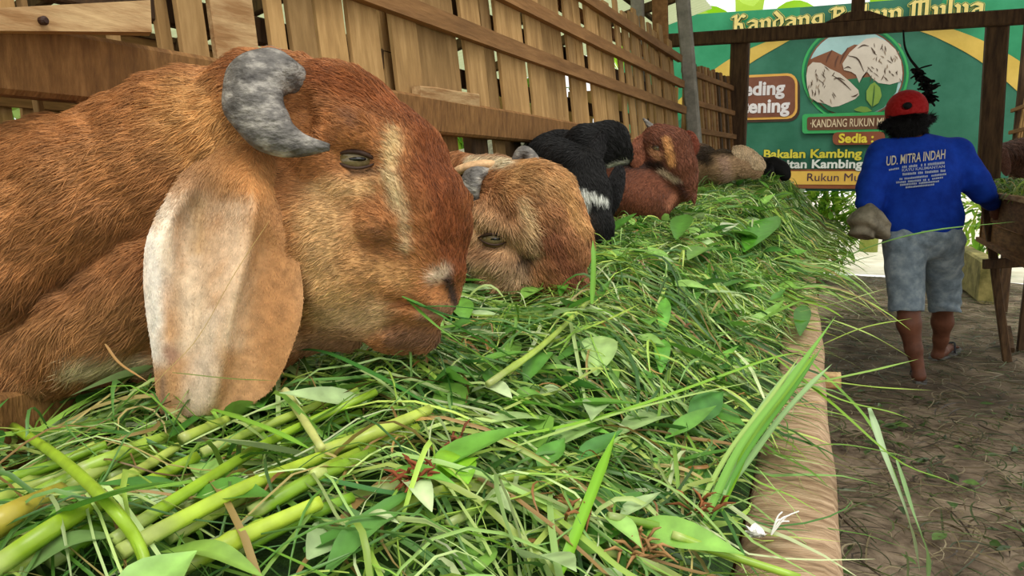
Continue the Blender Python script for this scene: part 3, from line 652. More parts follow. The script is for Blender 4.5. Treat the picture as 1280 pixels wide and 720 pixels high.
# ------------------------------------------------------------------ sculpting: smooth-blended volumes meshed with surface nets
def to_cam(P): v = np.asarray(P)-CAM; return np.stack([v@RIGHT, v@UP, v@FWD], -1)
def to_world(C): return CAM+C[..., 0:1]*RIGHT+C[..., 1:2]*UP+C[..., 2:3]*FWD
class Vol:
    """volume in metres; points are given as (px, py, z) at nominal depth D, z and radii in px units at D, z towards the viewer"""
    def __init__(s, D): s.D = D; s.u = D/F; s.ops = []
    def p(s, x, y, z): d = s.D-z*s.u; return np.array([(x-640)/F*d, (360-y)/F*d, d])
    def cap(s, a, ra, b, rb, k=18): s.ops.append(('c', s.p(*a), ra*s.u, s.p(*b), rb*s.u, k*s.u, 1)); return s
    def chain(s, pts, k=18):
        if len(pts) == 1: pts = [pts[0], (pts[0][0]+.5, pts[0][1], pts[0][2], pts[0][3])]
        for q, r in zip(pts[:-1], pts[1:]): s.cap(q[:3], q[3], r[:3], r[3], k)
        return s
    def ell(s, c, r, ang=0, k=14, sub=1, tz=0): s.ops.append(('e', s.p(*c), np.array(r)*s.u, math.radians(ang), k*s.u, sub, math.radians(tz))); return s
    def cut(s, c, r, ang=0, k=8, tz=0): return s.ell(c, r, ang, k, -1, tz)
    def mesh(s, h, noise=None, clip=None):
        lo = np.full(3, 1e9); hi = -lo
        for o in s.ops:
            if o[-1] == -1 or (o[0] == 'e' and o[5] == -1): continue
            if o[0] == 'c':
                for c, r in ((o[1], o[2]), (o[3], o[4])): lo = np.minimum(lo, c-r); hi = np.maximum(hi, c+r)
            else: lo = np.minimum(lo, o[1]-o[2].max()); hi = np.maximum(hi, o[1]+o[2].max())
        lo -= 4*h; hi += 4*h; n = np.ceil((hi-lo)/h).astype(int)+1
        ax = [lo[i]+h*np.arange(n[i]) for i in range(3)]
        G = np.full(n, .5, np.float32)
        for o in s.ops:
            if o[0] == 'c':
                a, ra, b, rb, k = o[1:6]; m = max(ra, rb)+2*k+3*h; l0 = np.minimum(a, b)-m; h0 = np.maximum(a, b)+m; sub = 1
            else:
                a, r, ang, k, sub, tz = o[1:7]; m = r.max()+2*k+3*h; l0 = a-m; h0 = a+m
            sl = tuple(slice(max(0, int((l0[i]-lo[i])/h)), max(0, min(n[i], int((h0[i]-lo[i])/h)+2))) for i in range(3))
            X, Y, Z = np.meshgrid(ax[0][sl[0]], ax[1][sl[1]], ax[2][sl[2]], indexing='ij', sparse=True)
            if o[0] == 'c':
                ba = b-a; L2 = ba@ba+1e-12
                t = np.clip(((X-a[0])*ba[0]+(Y-a[1])*ba[1]+(Z-a[2])*ba[2])/L2, 0, 1)
                d = np.sqrt((X-a[0]-t*ba[0])**2+(Y-a[1]-t*ba[1])**2+(Z-a[2]-t*ba[2])**2)-(ra+(rb-ra)*t)
            else:
                x, y, z = X-a[0], Y-a[1], Z-a[2]
                if tz: x, z = x*math.cos(tz)+z*math.sin(tz), -x*math.sin(tz)+z*math.cos(tz)
                if ang: x, y = x*math.cos(ang)-y*math.sin(ang), x*math.sin(ang)+y*math.cos(ang)   # clockwise in the picture
                k0 = np.sqrt((x/r[0])**2+(y/r[1])**2+(z/r[2])**2)+1e-9; k1 = np.sqrt((x/r[0]**2)**2+(y/r[1]**2)**2+(z/r[2]**2)**2)+1e-9
                d = k0*(k0-1)/k1
            g = G[sl]; d = d.astype(np.float32); k = max(k, 1e-5)
            if sub == 1: hh = np.clip(.5+.5*(g-d)/k, 0, 1); G[sl] = g*(1-hh)+d*hh-k*hh*(1-hh)
            else: hh = np.clip(.5-.5*(g+d)/k, 0, 1); G[sl] = g*(1-hh)-d*hh+k*hh*(1-hh)
        if noise is not None:
            X, Y, Z = np.meshgrid(*ax, indexing='ij'); near_ = np.abs(G) < 4*h+.02
            P = np.stack([X[near_], Y[near_], Z[near_]], -1); G[near_] += noise(P).astype(np.float32)
        return surface_nets(G, lo, h)
def surface_nets(G, lo, h):
    n = np.array(G.shape); ins = G < 0
    c = n-1
    cnt = np.zeros(c, np.int8); acc = np.zeros(tuple(c)+(3,), np.float32)
    corners = [(i, j, k) for i in (0, 1) for j in (0, 1) for k in (0, 1)]
    sub = lambda A, o: A[o[0]:o[0]+c[0], o[1]:o[1]+c[1], o[2]:o[2]+c[2]]
    s = sum(sub(ins, o).astype(np.int8) for o in corners); act = (s > 0) & (s < 8)
    idx = np.argwhere(act); num = np.zeros(len(idx)); ac = np.zeros((len(idx), 3))
    g = {o: G[idx[:, 0]+o[0], idx[:, 1]+o[1], idx[:, 2]+o[2]] for o in corners}
    for o in corners:
        for a in range(3):
            if o[a] == 0:
                q = list(o); q[a] = 1; q = tuple(q); A, B = g[o], g[q]; cr = (A < 0) != (B < 0)
                t = np.where(cr, A/np.where(cr, A-B, 1), 0)
                pos = np.tile(np.array(o, float), (len(idx), 1)); pos[:, a] = t
                ac[cr] += pos[cr]; num[cr] += 1
    V = lo+h*(idx+ac/num[:, None])
    vid = np.full(c, -1, np.int64); vid[act] = np.arange(len(idx))
    Fa = []
    for a in range(3):
        b, d = (a+1) % 3, (a+2) % 3
        s0 = [slice(None)]*3; s1 = [slice(None)]*3; s0[a] = slice(0, -1); s1[a] = slice(1, None)
        A = ins[tuple(s0)]; B = ins[tuple(s1)]; e = np.argwhere(A != B)
        e = e[(e[:, b] > 0) & (e[:, d] > 0) & (e[:, b] < n[b]-1) & (e[:, d] < n[d]-1)]
        flip = A[e[:, 0], e[:, 1], e[:, 2]]
        def cid(db, dd):
            q = e.copy(); q[:, b] -= db; q[:, d] -= dd; return vid[q[:, 0], q[:, 1], q[:, 2]]
        Q = np.stack([cid(1, 1), cid(0, 1), cid(0, 0), cid(1, 0)], 1); Q[flip] = Q[flip][:, ::-1]; Fa.append(Q)
    return V, np.vstack(Fa)
def vnormals(V, Fa):
    n = np.zeros_like(V); a = V[Fa[:, 2]]-V[Fa[:, 0]]; b = V[Fa[:, 3]]-V[Fa[:, 1]]; fn = np.cross(a, b)
    for k in range(4): np.add.at(n, Fa[:, k], fn)
    return n/(np.linalg.norm(n, axis=1, keepdims=True)+1e-12)
def relax(V, Fa, it=2, lam=.5):
    E = np.vstack([Fa[:, [0, 1]], Fa[:, [1, 2]], Fa[:, [2, 3]], Fa[:, [3, 0]]])
    for _ in range(it):
        s = np.zeros_like(V); c = np.zeros(len(V)); np.add.at(s, E[:, 0], V[E[:, 1]]); np.add.at(c, E[:, 0], 1); np.add.at(s, E[:, 1], V[E[:, 0]]); np.add.at(c, E[:, 1], 1)
        V = V+lam*(s/c[:, None]-V)
    return V
def paint(px, py, nz, base, spots):
    """coat colour, with shade painted into some creases and hollows: soft-edged patches (segment x0,y0,x1,y1, radius, colour, softness)"""
    C = np.tile(np.array(srgb(*base)[:3]), (len(px), 1))
    for (x0, y0, x1, y1, r, c, soft) in spots:
        dx, dy = x1-x0, y1-y0; L2 = dx*dx+dy*dy+1e-9; t = np.clip(((px-x0)*dx+(py-y0)*dy)/L2, 0, 1)
        d = np.hypot(px-x0-t*dx, py-y0-t*dy)+nz*r*.22
        w_ = np.clip((r-d)/(r*soft)+.0, 0, 1); w_ = w_*w_*(3-2*w_)
        C = C*(1-w_[:, None])+np.array(srgb(*c)[:3])*w_[:, None]
    return C
def flow_dir(px, py, ctrl):
    c = np.array(ctrl, float); dv = c[:, 2:4]/np.linalg.norm(c[:, 2:4], axis=1, keepdims=True)
    out = np.zeros((len(px), 2)); ws = np.zeros(len(px))
    for (x, y, *_), d in zip(c, dv):
        w_ = 1/((px-x)**2+(py-y)**2+400)**1.5; out += w_[:, None]*d; ws += w_
    out /= ws[:, None]; return out/(np.linalg.norm(out, axis=1, keepdims=True)+1e-9)
mat_skin = mat_attr('goat_hide', .75, .2, bump=.5, bscale=260, bdist=.002)
mat_fur = mat_attr('goat_fur', .55, .25)
mat_earskin = mat_attr('goat_ear_skin', .7, .2, bump=.6, bscale=220, bdist=.0015)
def fur(parent, V, Fa, Nn, C, count, length, radius, flow, lift=.35, lenf=None, name='fur', cvar=.16, mask=None):
    """short hair strands rooted all over a hide"""
    a = V[Fa[:, 2]]-V[Fa[:, 0]]; b = V[Fa[:, 3]]-V[Fa[:, 1]]; ar = np.linalg.norm(np.cross(a, b), axis=1)
    fc = V[Fa].mean(1); toward = ((CAM-fc)*Nn[Fa].mean(1)).sum(1)
    ar = ar*np.where(toward > -.05, 1.0, .18)
    if mask is not None: ar = ar*mask(fc)
    f = rng.choice(len(Fa), count, p=ar/ar.sum()); u, v = rng.random((count, 1)), rng.random((count, 1))
    q = Fa[f]; bl = lambda A: (A[q[:, 0]]*(1-u)+A[q[:, 1]]*u)*(1-v)+(A[q[:, 3]]*(1-u)+A[q[:, 2]]*u)*v
    R = bl(V); nn = bl(Nn); nn /= np.linalg.norm(nn, axis=1, keepdims=True); cc = bl(C)
    px, py, d = proj(R)
    fl = flow_dir(px, py, flow); dirw = RIGHT*fl[:, :1]-UP*fl[:, 1:]
    dirw = dirw+rng.normal(0, .22, (count, 3)); dirw = dirw-nn*(dirw*nn).sum(1, keepdims=True); dirw /= np.linalg.norm(dirw, axis=1, keepdims=True)+1e-9
    L = length*rng.uniform(.6, 1.25, count)
    if lenf is not None: L = L*lenf(px, py)
    clump = vnoise(R, 1/.012, 11)[:, None]*.25
    cr = np.cross(nn, dirw)
    pts = []
    for s in (0, .35, .7, 1.0):
        pts.append(R-nn*.0004+dirw*(L[:, None]*s)+nn*(L[:, None]*lift*(s-.55*s*s))+cr*(L[:, None]*clump*s*s))
    P = np.stack(pts, 1)
    cu = bpy.data.hair_curves.new(name); cu.add_curves([4]*count)
    loc = wloc(parent)
    cu.attributes['position'].data.foreach_set('vector', (P-loc).astype(np.float32).ravel())
    ra = cu.attributes.get('radius') or cu.attributes.new('radius', 'FLOAT', 'POINT')
    ra.data.foreach_set('value', np.tile(np.array([1, .9, .65, .15], np.float32)*radius, count))
    ca = cu.attributes.new('col', 'FLOAT_COLOR', 'CURVE')
    k = (1+cvar*rng.normal(size=(count, 1))).clip(.5, 1.7)*(1+.18*vnoise(R, 1/.02, 5)[:, None])
    ca.data.foreach_set('color', np.hstack([(cc*k).clip(.002, .95), np.ones((count, 1))]).astype(np.float32).ravel())
    cu.materials.append(mat_fur)
    o = bpy.data.objects.new(name, cu); sc.collection.objects.link(o); o.parent = parent; o['kind'] = 'stuff'
    return o
M['horn'] = mat_noise('grey_horn', (48, 45, 42), (184, 178, 166), .6, 60, (.6, .6, 1.2), 1.0, c3=(108, 104, 98), bdist=.004, spec=.35, contrast=(.3, .7), detail=9)
m, nt, b = node_mat('goat_eye'); b.inputs['Base Color'].default_value = srgb(60, 44, 22); b.inputs['Roughness'].default_value = .08
tc = N(nt, 'ShaderNodeTexCoord'); no = N(nt, 'ShaderNodeTexNoise'); no.inputs['Scale'].default_value = 300; rp = N(nt, 'ShaderNodeValToRGB')
rp.color_ramp.elements[0].color = srgb(78, 66, 40); rp.color_ramp.elements[1].color = srgb(136, 120, 80)
nt.links.new(tc.outputs['Object'], no.inputs['Vector']); nt.links.new(no.outputs['Fac'], rp.inputs[0]); nt.links.new(rp.outputs[0], b.inputs['Base Color']); M['eye'] = m
M['pupil'] = mat_plain('dark_pupil', (14, 12, 10), .1, .5)
M['lid'] = mat_plain('dark_eyelid', (58, 38, 26), .6, .3)
def goat_body(vol, h, base, spots, label, noise=None, rel=2, loc=None):
    V, Fa = vol.mesh(h, noise); V = relax(V, Fa, rel); W = to_world(V)
    px, py, d = proj(W); nz = vnoise(W, 1/(vol.u*30), 9)*.6+vnoise(W, 1/(vol.u*12), 8)*.4
    C = paint(px, py, nz, base, spots); g_ = C.mean(1, keepdims=True); C = (C*.92+g_*.08)*np.array([.94, .97, .90])
    o = mk('goat', W, Fa, mat_skin, smooth=True, col=C, label=label, cat='goat', loc=loc)
    return o, W, Fa, vnormals(W, Fa), C
def px_tube(vol, pts, radii, mat, parent, name, n=40, seg=20, flat=1.0, ridge=None, colr=None):
    P = spline([to_world(vol.p(*q)) for q in pts], n); R = np.interp(np.linspace(0, 1, n), np.linspace(0, 1, len(radii)), radii)*vol.u
    v, f = tube(P, R, seg, flat, ridge=ridge); return mk(name, v, f, mat, parent, smooth=True, col=None if colr is None else np.tile(np.array(srgb(*colr)[:3]), (len(v), 1)))
def ball(c, r, mat, parent, name, sq=(1, 1, 1), seg=20):
    """eyeball: ellipsoid in camera axes"""
    V = []; 
    for i in range(seg//2+1):
        th = math.pi*i/(seg//2)
        for k in range(seg): V.append((math.sin(th)*math.cos(2*math.pi*k/seg)*sq[0]*r, math.cos(th)*sq[1]*r, math.sin(th)*math.sin(2*math.pi*k/seg)*sq[2]*r))
    V = to_world(np.array(V)+c)
    Fc = [(i*seg+k, i*seg+(k+1) % seg, (i+1)*seg+(k+1) % seg, (i+1)*seg+k) for i in range(seg//2) for k in range(seg)]
    return mk(name, V, Fc, mat, parent, smooth=True)
def eye(vol, c, r, parent, ang=0, squash=.5):
    e = ball(vol.p(*c), r*vol.u, M['eye'], parent, 'eye', (1.15, .85, .8))
    ball(vol.p(c[0]+.1*r, c[1], c[2]+r*.60), r*vol.u*.3, M['pupil'], e, 'pupil', (2.0, .55, .8), 12)
    ca, sa = math.cos(math.radians(ang)), math.sin(math.radians(ang))
    for sgn, rr, sq in ((-1, .15, squash*.95), (1, .09, squash*1.1)):
        pts = []
        for t in np.linspace(-1.5, 1.5, 9):
            x = t*r; y = sgn*r*sq*(1-(t/1.5)**2); z = c[2]+r*.80*(1-(t/1.75)**2)
            pts.append((c[0]+x*ca-y*sa, c[1]+x*sa+y*ca, z))
        px_tube(vol, pts, [r*rr*.5, r*rr, r*rr, r*rr, r*rr*.5], M['lid'], e, 'eyelid', 18, 8)

# ---------------------------------------------------------------- nearest goat: russet, grey curled horn, long lop ear
v1 = Vol(.90)
v1.chain([(345, 150, -25, 84), (420, 160, -14, 74), (486, 214, 2, 70), (516, 274, 12, 66), (530, 325, 18, 50)], 26)
v1.chain([(540, 345, 20, 36), (542, 372, 18, 27)], 16)
v1.ell((530, 372, 20), (36, 26, 42), 20, 14)                            # upper lip
v1.chain([(440, 345, 8, 58), (500, 372, 14, 38)], 20)
v1.chain([(522, 414, 6, 27), (496, 408, 4, 34), (440, 385, 0, 36), (385, 370, -8, 50)], 12)   # lower jaw and chin
v1.ell((405, 300, 22), (82, 92, 62), 0, 26)
v1.ell((330, 300, -4), (90, 110, 80), 0, 26)
v1.chain([(380, 420, -30, 20), (440, 428, -34, 12)], 10)
v1.chain([(398, 178, 54, 17), (438, 165, 66, 22), (474, 182, 58, 16)], 10)                 # brow
v1.chain([(398, 200, 56, 24), (430, 232, 54, 24), (474, 232, 46, 20)], 16)     # cheek bone under the eye
v1.ell((471, 285, 66), (26, 22, 22), 35, 7)                            # swelling in front of the eye
v1.chain([(488, 165, 40, 15), (494, 200, 54, 15), (503, 250, 62, 15), (508, 308, 62, 14), (530, 345, 50, 12)], 10)     # edge of the nose bridge
v1.ell((452, 340, 52), (34, 26, 20), -30, 16)
v1.ell((508, 345, 52), (32, 18, 14), -50, 12)
v1.cut((443, 199, 92), (32, 18, 28), 8, 9)
v1.cut((490, 313, 92), (28, 10, 26), 30, 6).cut((478, 238, 90), (9, 34, 18), -14, 10).cut((470, 205, 88), (16, 12, 16), 0, 9)
v1.cut((462, 316, 92), (40, 12, 16), 15, 14)
v1.cut((372, 150, 70), (22, 40, 30), 10, 12)
v1.cut((566, 362, 58), (6, 18, 14), 20, 5)                              # nostril
v1.cut((566, 400, 46), (26, 2, 30), 24, 4).cut((526, 388, 60), (34, 3.5, 22), 18, 6).cut((458, 420, 50), (44, 6, 24), -22, 8).cut((420, 262, 94), (30, 8, 14), 30, 10)                              # mouth line
v1.ell((556, 342, 46), (18, 14, 10), 30, 8)
# neck and shoulder folds
v1.chain([(330, 170, -45, 98), (240, 215, -60, 122), (80, 290, -85, 140), (-120, 370, -130, 170), (-330, 400, -260, 215)], 30)
v1.chain([(210, 200, -10, 62), (110, 250, 5, 82), (0, 320, 15, 92), (-120, 380, 0, 110)], 26)
v1.chain([(190, 350, 10, 58), (110, 410, 15, 58), (20, 470, 10, 46), (-100, 520, -20, 60)], 8)
v1.chain([(300, 400, -20, 62), (200, 440, -25, 36), (110, 450, -30, 30)], 12)
v1.chain([(380, 395, -20, 40), (330, 420, -25, 44), (270, 430, -28, 40)], 14)
nz1 = lambda P: .0035*vnoise(P, 28, 21)+.002*vnoise(P, 70, 22)
RUS = (172, 110, 60)
sp1 = [(-60, 260, 300, 160, 150, (182, 122, 68), .9), (0, 190, 220, 100, 50, (174, 112, 58), .9), (60, 300, 180, 250, 80, (176, 116, 64), .9), (0, 430, 180, 400, 80, (172, 118, 68), .8), (20, 380, 120, 340, 24, (142, 92, 50), .9),  # last strip darkens the neck fold, crease shade put into the colour
       (240, 140, 300, 220, 70, (206, 148, 84), .9), (300, 80, 330, 130, 34, (150, 86, 38), .9),
       (400, 270, 415, 380, 66, (206, 160, 106), .9), (330, 280, 340, 400, 56, (174, 114, 60), .8), (440, 330, 500, 345, 36, (186, 136, 82), .9), (400, 236, 460, 234, 24, (204, 160, 108), .9), (420, 405, 470, 395, 36, (208, 168, 122), .9),
       (400, 95, 500, 135, 38, (150, 82, 34), .9), (395, 150, 460, 165, 34, (168, 106, 56), .9), (440, 150, 441, 151, 14, (140, 92, 62), .9), (520, 150, 560, 230, 40, (134, 72, 32), .9), (545, 220, 575, 330, 54, (132, 70, 32), .8),
       (494, 170, 489, 200, 18, (212, 178, 126), .95), (488, 222, 498, 254, 18, (214, 186, 140), .95), (505, 262, 508, 312, 13, (200, 164, 122), .95),
       (474, 290, 488, 302, 20, (142, 92, 54), .95), (540, 346, 556, 340, 15, (208, 178, 154), .95), (561, 350, 569, 380, 9, (62, 42, 34), .8), (500, 422, 545, 422, 32, (126, 86, 60), .9), (530, 392, 560, 388, 16, (146, 106, 78), .9), (443, 216, 470, 214, 12, (120, 84, 54), .9),  # first patch: brown of the swelling plus its shadow, painted together
       (250, 430, 440, 425, 26, (180, 130, 92), .9), (90, 455, 190, 455, 24, (214, 190, 150), .9), (20, 485, 60, 500, 30, (188, 142, 94), .9)]
g1, W1, F1, N1, C1 = goat_body(v1, .0042, RUS, sp1, 'large russet goat with grey curled horn and long pale ear, nearest the viewer', nz1)
FLOW1 = [(60, 250, -1, .75), (-100, 350, -1, .8), (160, 180, -1, .55), (230, 110, -1, .35), (280, 160, -.8, .9), (140, 330, -.6, 1), (60, 430, -.5, 1), (300, 300, -.3, 1), (330, 90, -.9, .2), (390, 120, -1, -.2), (440, 130, -.9, -.3), (520, 170, -.5, -1),
         (560, 260, -.25, -1), (560, 320, -.3, -1), (500, 260, -.5, -.9), (440, 300, -.9, .2), (400, 350, -.8, .6), (480, 380, -.9, .3), (510, 420, -.8, .5), (420, 230, -1, .4), (430, 165, -.9, -.5), (540, 380, -.7, .2), (150, 455, -.9, .4), (350, 425, -1, .5)]
def len1(px, py):
    neck = np.clip((360-px)/120, 0, 1); crest = np.clip(1-np.hypot((px-470)/150, (py-110)/60), 0, 1)
    muz = np.clip(1-np.hypot(px-555, py-370)/60, 0, 1); eyem = np.clip(1-np.hypot(px-441, py-199)/32, 0, 1)
    return (.62+.75*neck+.7*crest)*(1-.6*muz)*(1-.8*eyem)
fur(g1, W1, F1, N1, C1, 150000, .0150, .00042, FLOW1, .4, len1, cvar=.28)
eye(v1, (443, 199, 60), 20, g1, 6)
hpts = [(398, 142, -4), (366, 108, 30), (346, 93, 56), (322, 98, 76), (318, 132, 92), (340, 164, 100), (372, 180, 102), (412, 184, 100)]
px_tube(v1, hpts, [16, 25, 34, 38, 35, 27, 15, 4], M['horn'], g1, 'horn', 60, 24, .8, ridge=lambda s, a: .05*math.sin(s*46+math.cos(a))*(1-s)+.03*math.sin(5*a+s*9))
px_tube(v1, [(385, 112, -80), (350, 78, -100), (330, 74, -120), (322, 100, -132)], [20, 22, 18, 8], M['horn'], g1, 'horn', 30, 16, .8, ridge=lambda s, a: .05*math.sin(s*40))
# lop ear: a hanging folded leaf. rows run down it, columns across
def ear_mesh(vol, rows, thick=4.0, n_r=46, n_c=30):
    """rows: (left xyz, [inner xyz ...], right xyz) polylines in px units"""
    rr = np.array([[p for p in spline(np.array(r, float), n_c)] for r in rows])      # R,n_c,3
    full = np.array([spline(rr[:, j], n_r) for j in range(n_c)]).transpose(1, 0, 2)
    A = full.copy(); B = full.copy(); B[..., 2] -= thick
    B[:, 0] = A[:, 0]; B[:, -1] = A[:, -1]
    Pc = np.concatenate([A.reshape(-1, 3), B.reshape(-1, 3)]); V = to_world(np.array([vol.p(*q) for q in Pc]))
    i = np.arange(n_r*n_c).reshape(n_r, n_c); q = np.stack([i[:-1, :-1], i[1:, :-1], i[1:, 1:], i[:-1, 1:]], -1).reshape(-1, 4)
    j = i+n_r*n_c; q2 = np.stack([j[:-1, :-1], j[:-1, 1:], j[1:, 1:], j[1:, :-1]], -1).reshape(-1, 4)
    end = np.stack([i[-1, :-1], j[-1, :-1], j[-1, 1:], i[-1, 1:]], -1)
    return V, np.vstack([q, q2, end])[:, ::-1].copy(), Pc
rows = [[(268, 150, 14), (300, 152, 26), (335, 160, 24), (352, 180, 14)],
        [(232, 212, 60), (258, 212, 70), (312, 214, 90), (352, 232, 54)],
        [(207, 250, 84), (226, 250, 92), (250, 258, 66), (312, 258, 112), (328, 264, 96), (366, 280, 72)],
        [(184, 296, 100), (206, 290, 112), (246, 305, 70), (306, 302, 116), (328, 310, 84), (374, 328, 80)],
        [(179, 345, 104), (200, 340, 118), (238, 352, 84), (296, 348, 122), (318, 354, 86), (379, 365, 82)],
        [(182, 388, 106), (203, 386, 118), (238, 396, 94), (286, 396, 124), (306, 400, 88), (376, 400, 86)],
        [(188, 428, 104), (207, 430, 114), (238, 438, 100), (280, 436, 120), (300, 440, 88), (363, 440, 86)],
        [(192, 460, 100), (206, 464, 110), (234, 472, 102), (272, 474, 114), (292, 474, 88), (350, 470, 84)],
        [(195, 490, 98), (207, 496, 104), (230, 504, 100), (264, 504, 106), (284, 500, 88), (334, 492, 84)],
        [(199, 514, 96), (208, 518, 99), (226, 521, 97), (256, 520, 98), (278, 514, 90), (314, 505, 84)]]
eV, eF, eP = ear_mesh(v1, rows)
ex, ey = eP[:, 0], eP[:, 1]
eC = paint(ex, ey, vnoise(eV, 60, 3), (190, 146, 102), [(290, 150, 330, 230, 80, (204, 150, 92), .9), (350, 270, 350, 470, 42, (176, 128, 82), .8), (296, 260, 285, 420, 30, (214, 184, 150), .9), (262, 400, 245, 510, 32, (212, 190, 164), .9),
                                                                    (244, 256, 238, 420, 40, (208, 186, 156), .9), (190, 300, 192, 440, 27, (234, 224, 208), .9), (208, 256, 212, 330, 22, (228, 212, 188), .9), (248, 250, 250, 310, 18, (186, 154, 114), .9),  # last patch paints the shade in the ear's recessed fold
                                                                    (210, 438, 216, 446, 14, (168, 130, 106), .9), (204, 470, 204, 515, 5, (150, 118, 90), .8)])
ear = mk('ear', eV, eF.tolist(), mat_earskin, g1, smooth=True, col=eC)
eN = vnormals(eV, eF)
if ((CAM-eV[:1380])*eN[:1380]).sum() < 0: eF = eF[:, ::-1].copy(); eN = -eN
fur(ear, eV, eF, eN, eC, 34000, .0062, .00028, [(300, 200, -.2, 1), (250, 400, 0, 1), (350, 400, 0, 1)], .35, lambda x, y: np.clip(2.6-(y-150)/70, .55, 2.4), name='ear_hair', cvar=.16)

# ---------------------------------------------------------------- second goat: tan, face half sunk in the fodder
v2 = Vol(1.42)
v2.chain([(625, 246, -4, 46), (662, 262, 8, 56), (688, 300, 12, 46), (696, 342, 10, 38)], 20)
v2.chain([(612, 300, 4, 42), (640, 345, 10, 40)], 18).ell((606, 336, 6), (36, 34, 34), 0, 16)
v2.chain([(600, 240, -30, 42), (568, 244, -190, 56), (540, 262, -430, 84)], 20)
v2.chain([(632, 236, 34, 14), (650, 262, 48, 15), (662, 306, 52, 13)], 10)
v2.chain([(600, 262, 34, 14), (618, 276, 44, 13), (640, 288, 46, 10)], 10)
v2.chain([(668, 222, 30, 16), (704, 258, 26, 15), (718, 310, 24, 14)], 12)
v2.chain([(600, 322, 34, 14), (632, 330, 44, 13)], 10)
v2.cut((617, 299, 62), (20, 10, 20), 5, 8).cut((650, 330, 70), (11, 15, 16), -10, 10)
sp2 = [(640, 220, 700, 220, 40, (196, 146, 92), .9), (600, 280, 640, 300, 40, (204, 160, 116), .9), (650, 250, 668, 310, 15, (214, 178, 132), .9), (690, 300, 715, 340, 36, (142, 84, 54), .9), (700, 230, 726, 280, 18, (206, 152, 92), .9),
       (655, 318, 648, 340, 17, (70, 48, 36), .9), (590, 330, 640, 345, 30, (206, 166, 128), .9), (580, 208, 625, 206, 12, (224, 204, 172), .9), (617, 300, 619, 300, 17, (112, 84, 64), .9), (590, 330, 591, 345, 10, (120, 100, 88), .9)]  # first patch paints shade into the hollow cut in the face
g2, W2, F2, N2, C2 = goat_body(v2, .006, (176, 118, 74), sp2, 'tan goat with its face sunk in the grass just behind the large russet one', lambda P: .004*vnoise(P, 30, 31)+.003*vnoise(P, 70, 32))
fur(g2, W2, F2, N2, C2, 60000, .020, .0006, [(640, 230, .9, .5), (690, 240, .7, .8), (715, 300, .3, 1), (660, 280, .7, .7), (690, 330, .4, .9), (610, 270, -.6, .7), (610, 330, -.7, .5), (600, 215, 1, -.1)], .45, cvar=.28)
eye(v2, (617, 299, 44), 13, g2, 5)
px_tube(v2, [(672, 214, 10), (664, 198, 14), (654, 190, 16), (646, 200, 14), (648, 212, 8)], [11, 11, 10, 8, 5], M['horn'], g2, 'horn', 24, 14, .8)
px_tube(v2, [(606, 214, 20), (592, 220, 34), (588, 238, 38), (594, 256, 34)], [12, 15, 14, 7], M['horn'], g2, 'horn', 24, 14, .7)
px_tube(v2, [(628, 208, 10), (604, 206, 24), (576, 212, 20), (560, 222, 6)], [8, 11, 10, 6], mat_skin, g2, 'ear', 24, 14, .6, colr=(206, 168, 124))

def flap(vol, c, r, ang, parent, colr, name='ear', tz=0):
    e = Vol(vol.D).ell(c, r, ang, 1, 1, tz); V, Fa = e.mesh(max(.0035, vol.u*1.3)); V = relax(V, Fa, 2)
    W = to_world(V)+.004*vnoise(to_world(V), 40, 2)[:, None]*FWD
    C = np.tile(np.array(srgb(*colr)[:3]), (len(W), 1))*(1+.25*vnoise(W, 30, 4)[:, None])
    o = mk(name, W, Fa.tolist() if len(W) < 20000 else Fa, mat_skin, parent, smooth=True, col=C)
    fur(o, W, Fa, vnormals(W, Fa), C, 1500, .012, .0004*vol.D, [(c[0], c[1], .1, 1)], .3, name='ear_hair', cvar=.25)
    return o
# ---------------------------------------------------------------- black goat, head down, white band
v3 = Vol(2.05)
v3.chain([(726, 214, 0, 30), (734, 244, 6, 28), (744, 282, 10, 21), (750, 312, 8, 17)], 10).chain([(712, 212, -18, 32), (690, 200, -110, 34), (668, 196, -330, 44)], 12)
v3.chain([(712, 250, 10, 14), (728, 300, 14, 13)], 10).ell((716, 232, 16), (18, 14, 12), 20, 8)
g3, W3, F3, N3, C3 = goat_body(v3, .007, (18, 17, 17), [(702, 240, 726, 242, 9, (226, 224, 220), .5), (726, 242, 756, 250, 7, (222, 220, 218), .5), (732, 250, 733, 262, 6, (200, 196, 194), .8), (738, 270, 748, 300, 12, (40, 32, 28), .9)],
                               'black goat with a white band across its lowered face, beside the tan goat')
fur(g3, W3, F3, N3, C3, 14000, .016, .0009, [(730, 220, .3, 1), (740, 290, .2, 1), (700, 205, -1, .2)], .3, cvar=.3)
flap(v3, (768, 238, 2), (11, 33, 7), 14, g3, (20, 19, 19)); flap(v3, (700, 232, 24), (9, 26, 6), -10, g3, (20, 19, 19))
# ---------------------------------------------------------------- second black goat, looking along the trough
v4 = Vol(2.22)
v4.chain([(736, 184, 0, 29), (760, 178, 2, 24), (774, 190, 4, 15), (780, 196, 4, 10)], 10).chain([(730, 190, -8, 28), (700, 196, -60, 32), (672, 200, -230, 42)], 12)
v4.ell((752, 194, 10), (22, 14, 16), 15, 8)
g4, W4, F4, N4, C4 = goat_body(v4, .007, (17, 16, 16), [(762, 207, 784, 202, 3.5, (176, 172, 160), .8)], 'black goat looking along the trough, its head above the white-banded one')
fur(g4, W4, F4, N4, C4, 12000, .016, .0009, [(740, 170, -1, .2), (770, 180, -.6, -.8), (700, 195, -1, .3)], .3, cvar=.3)
flap(v4, (745, 188, 26), (11, 26, 6), 20, g4, (24, 23, 23)); flap(v4, (776, 168, -12), (10, 16, 5), -30, g4, (20, 20, 20))
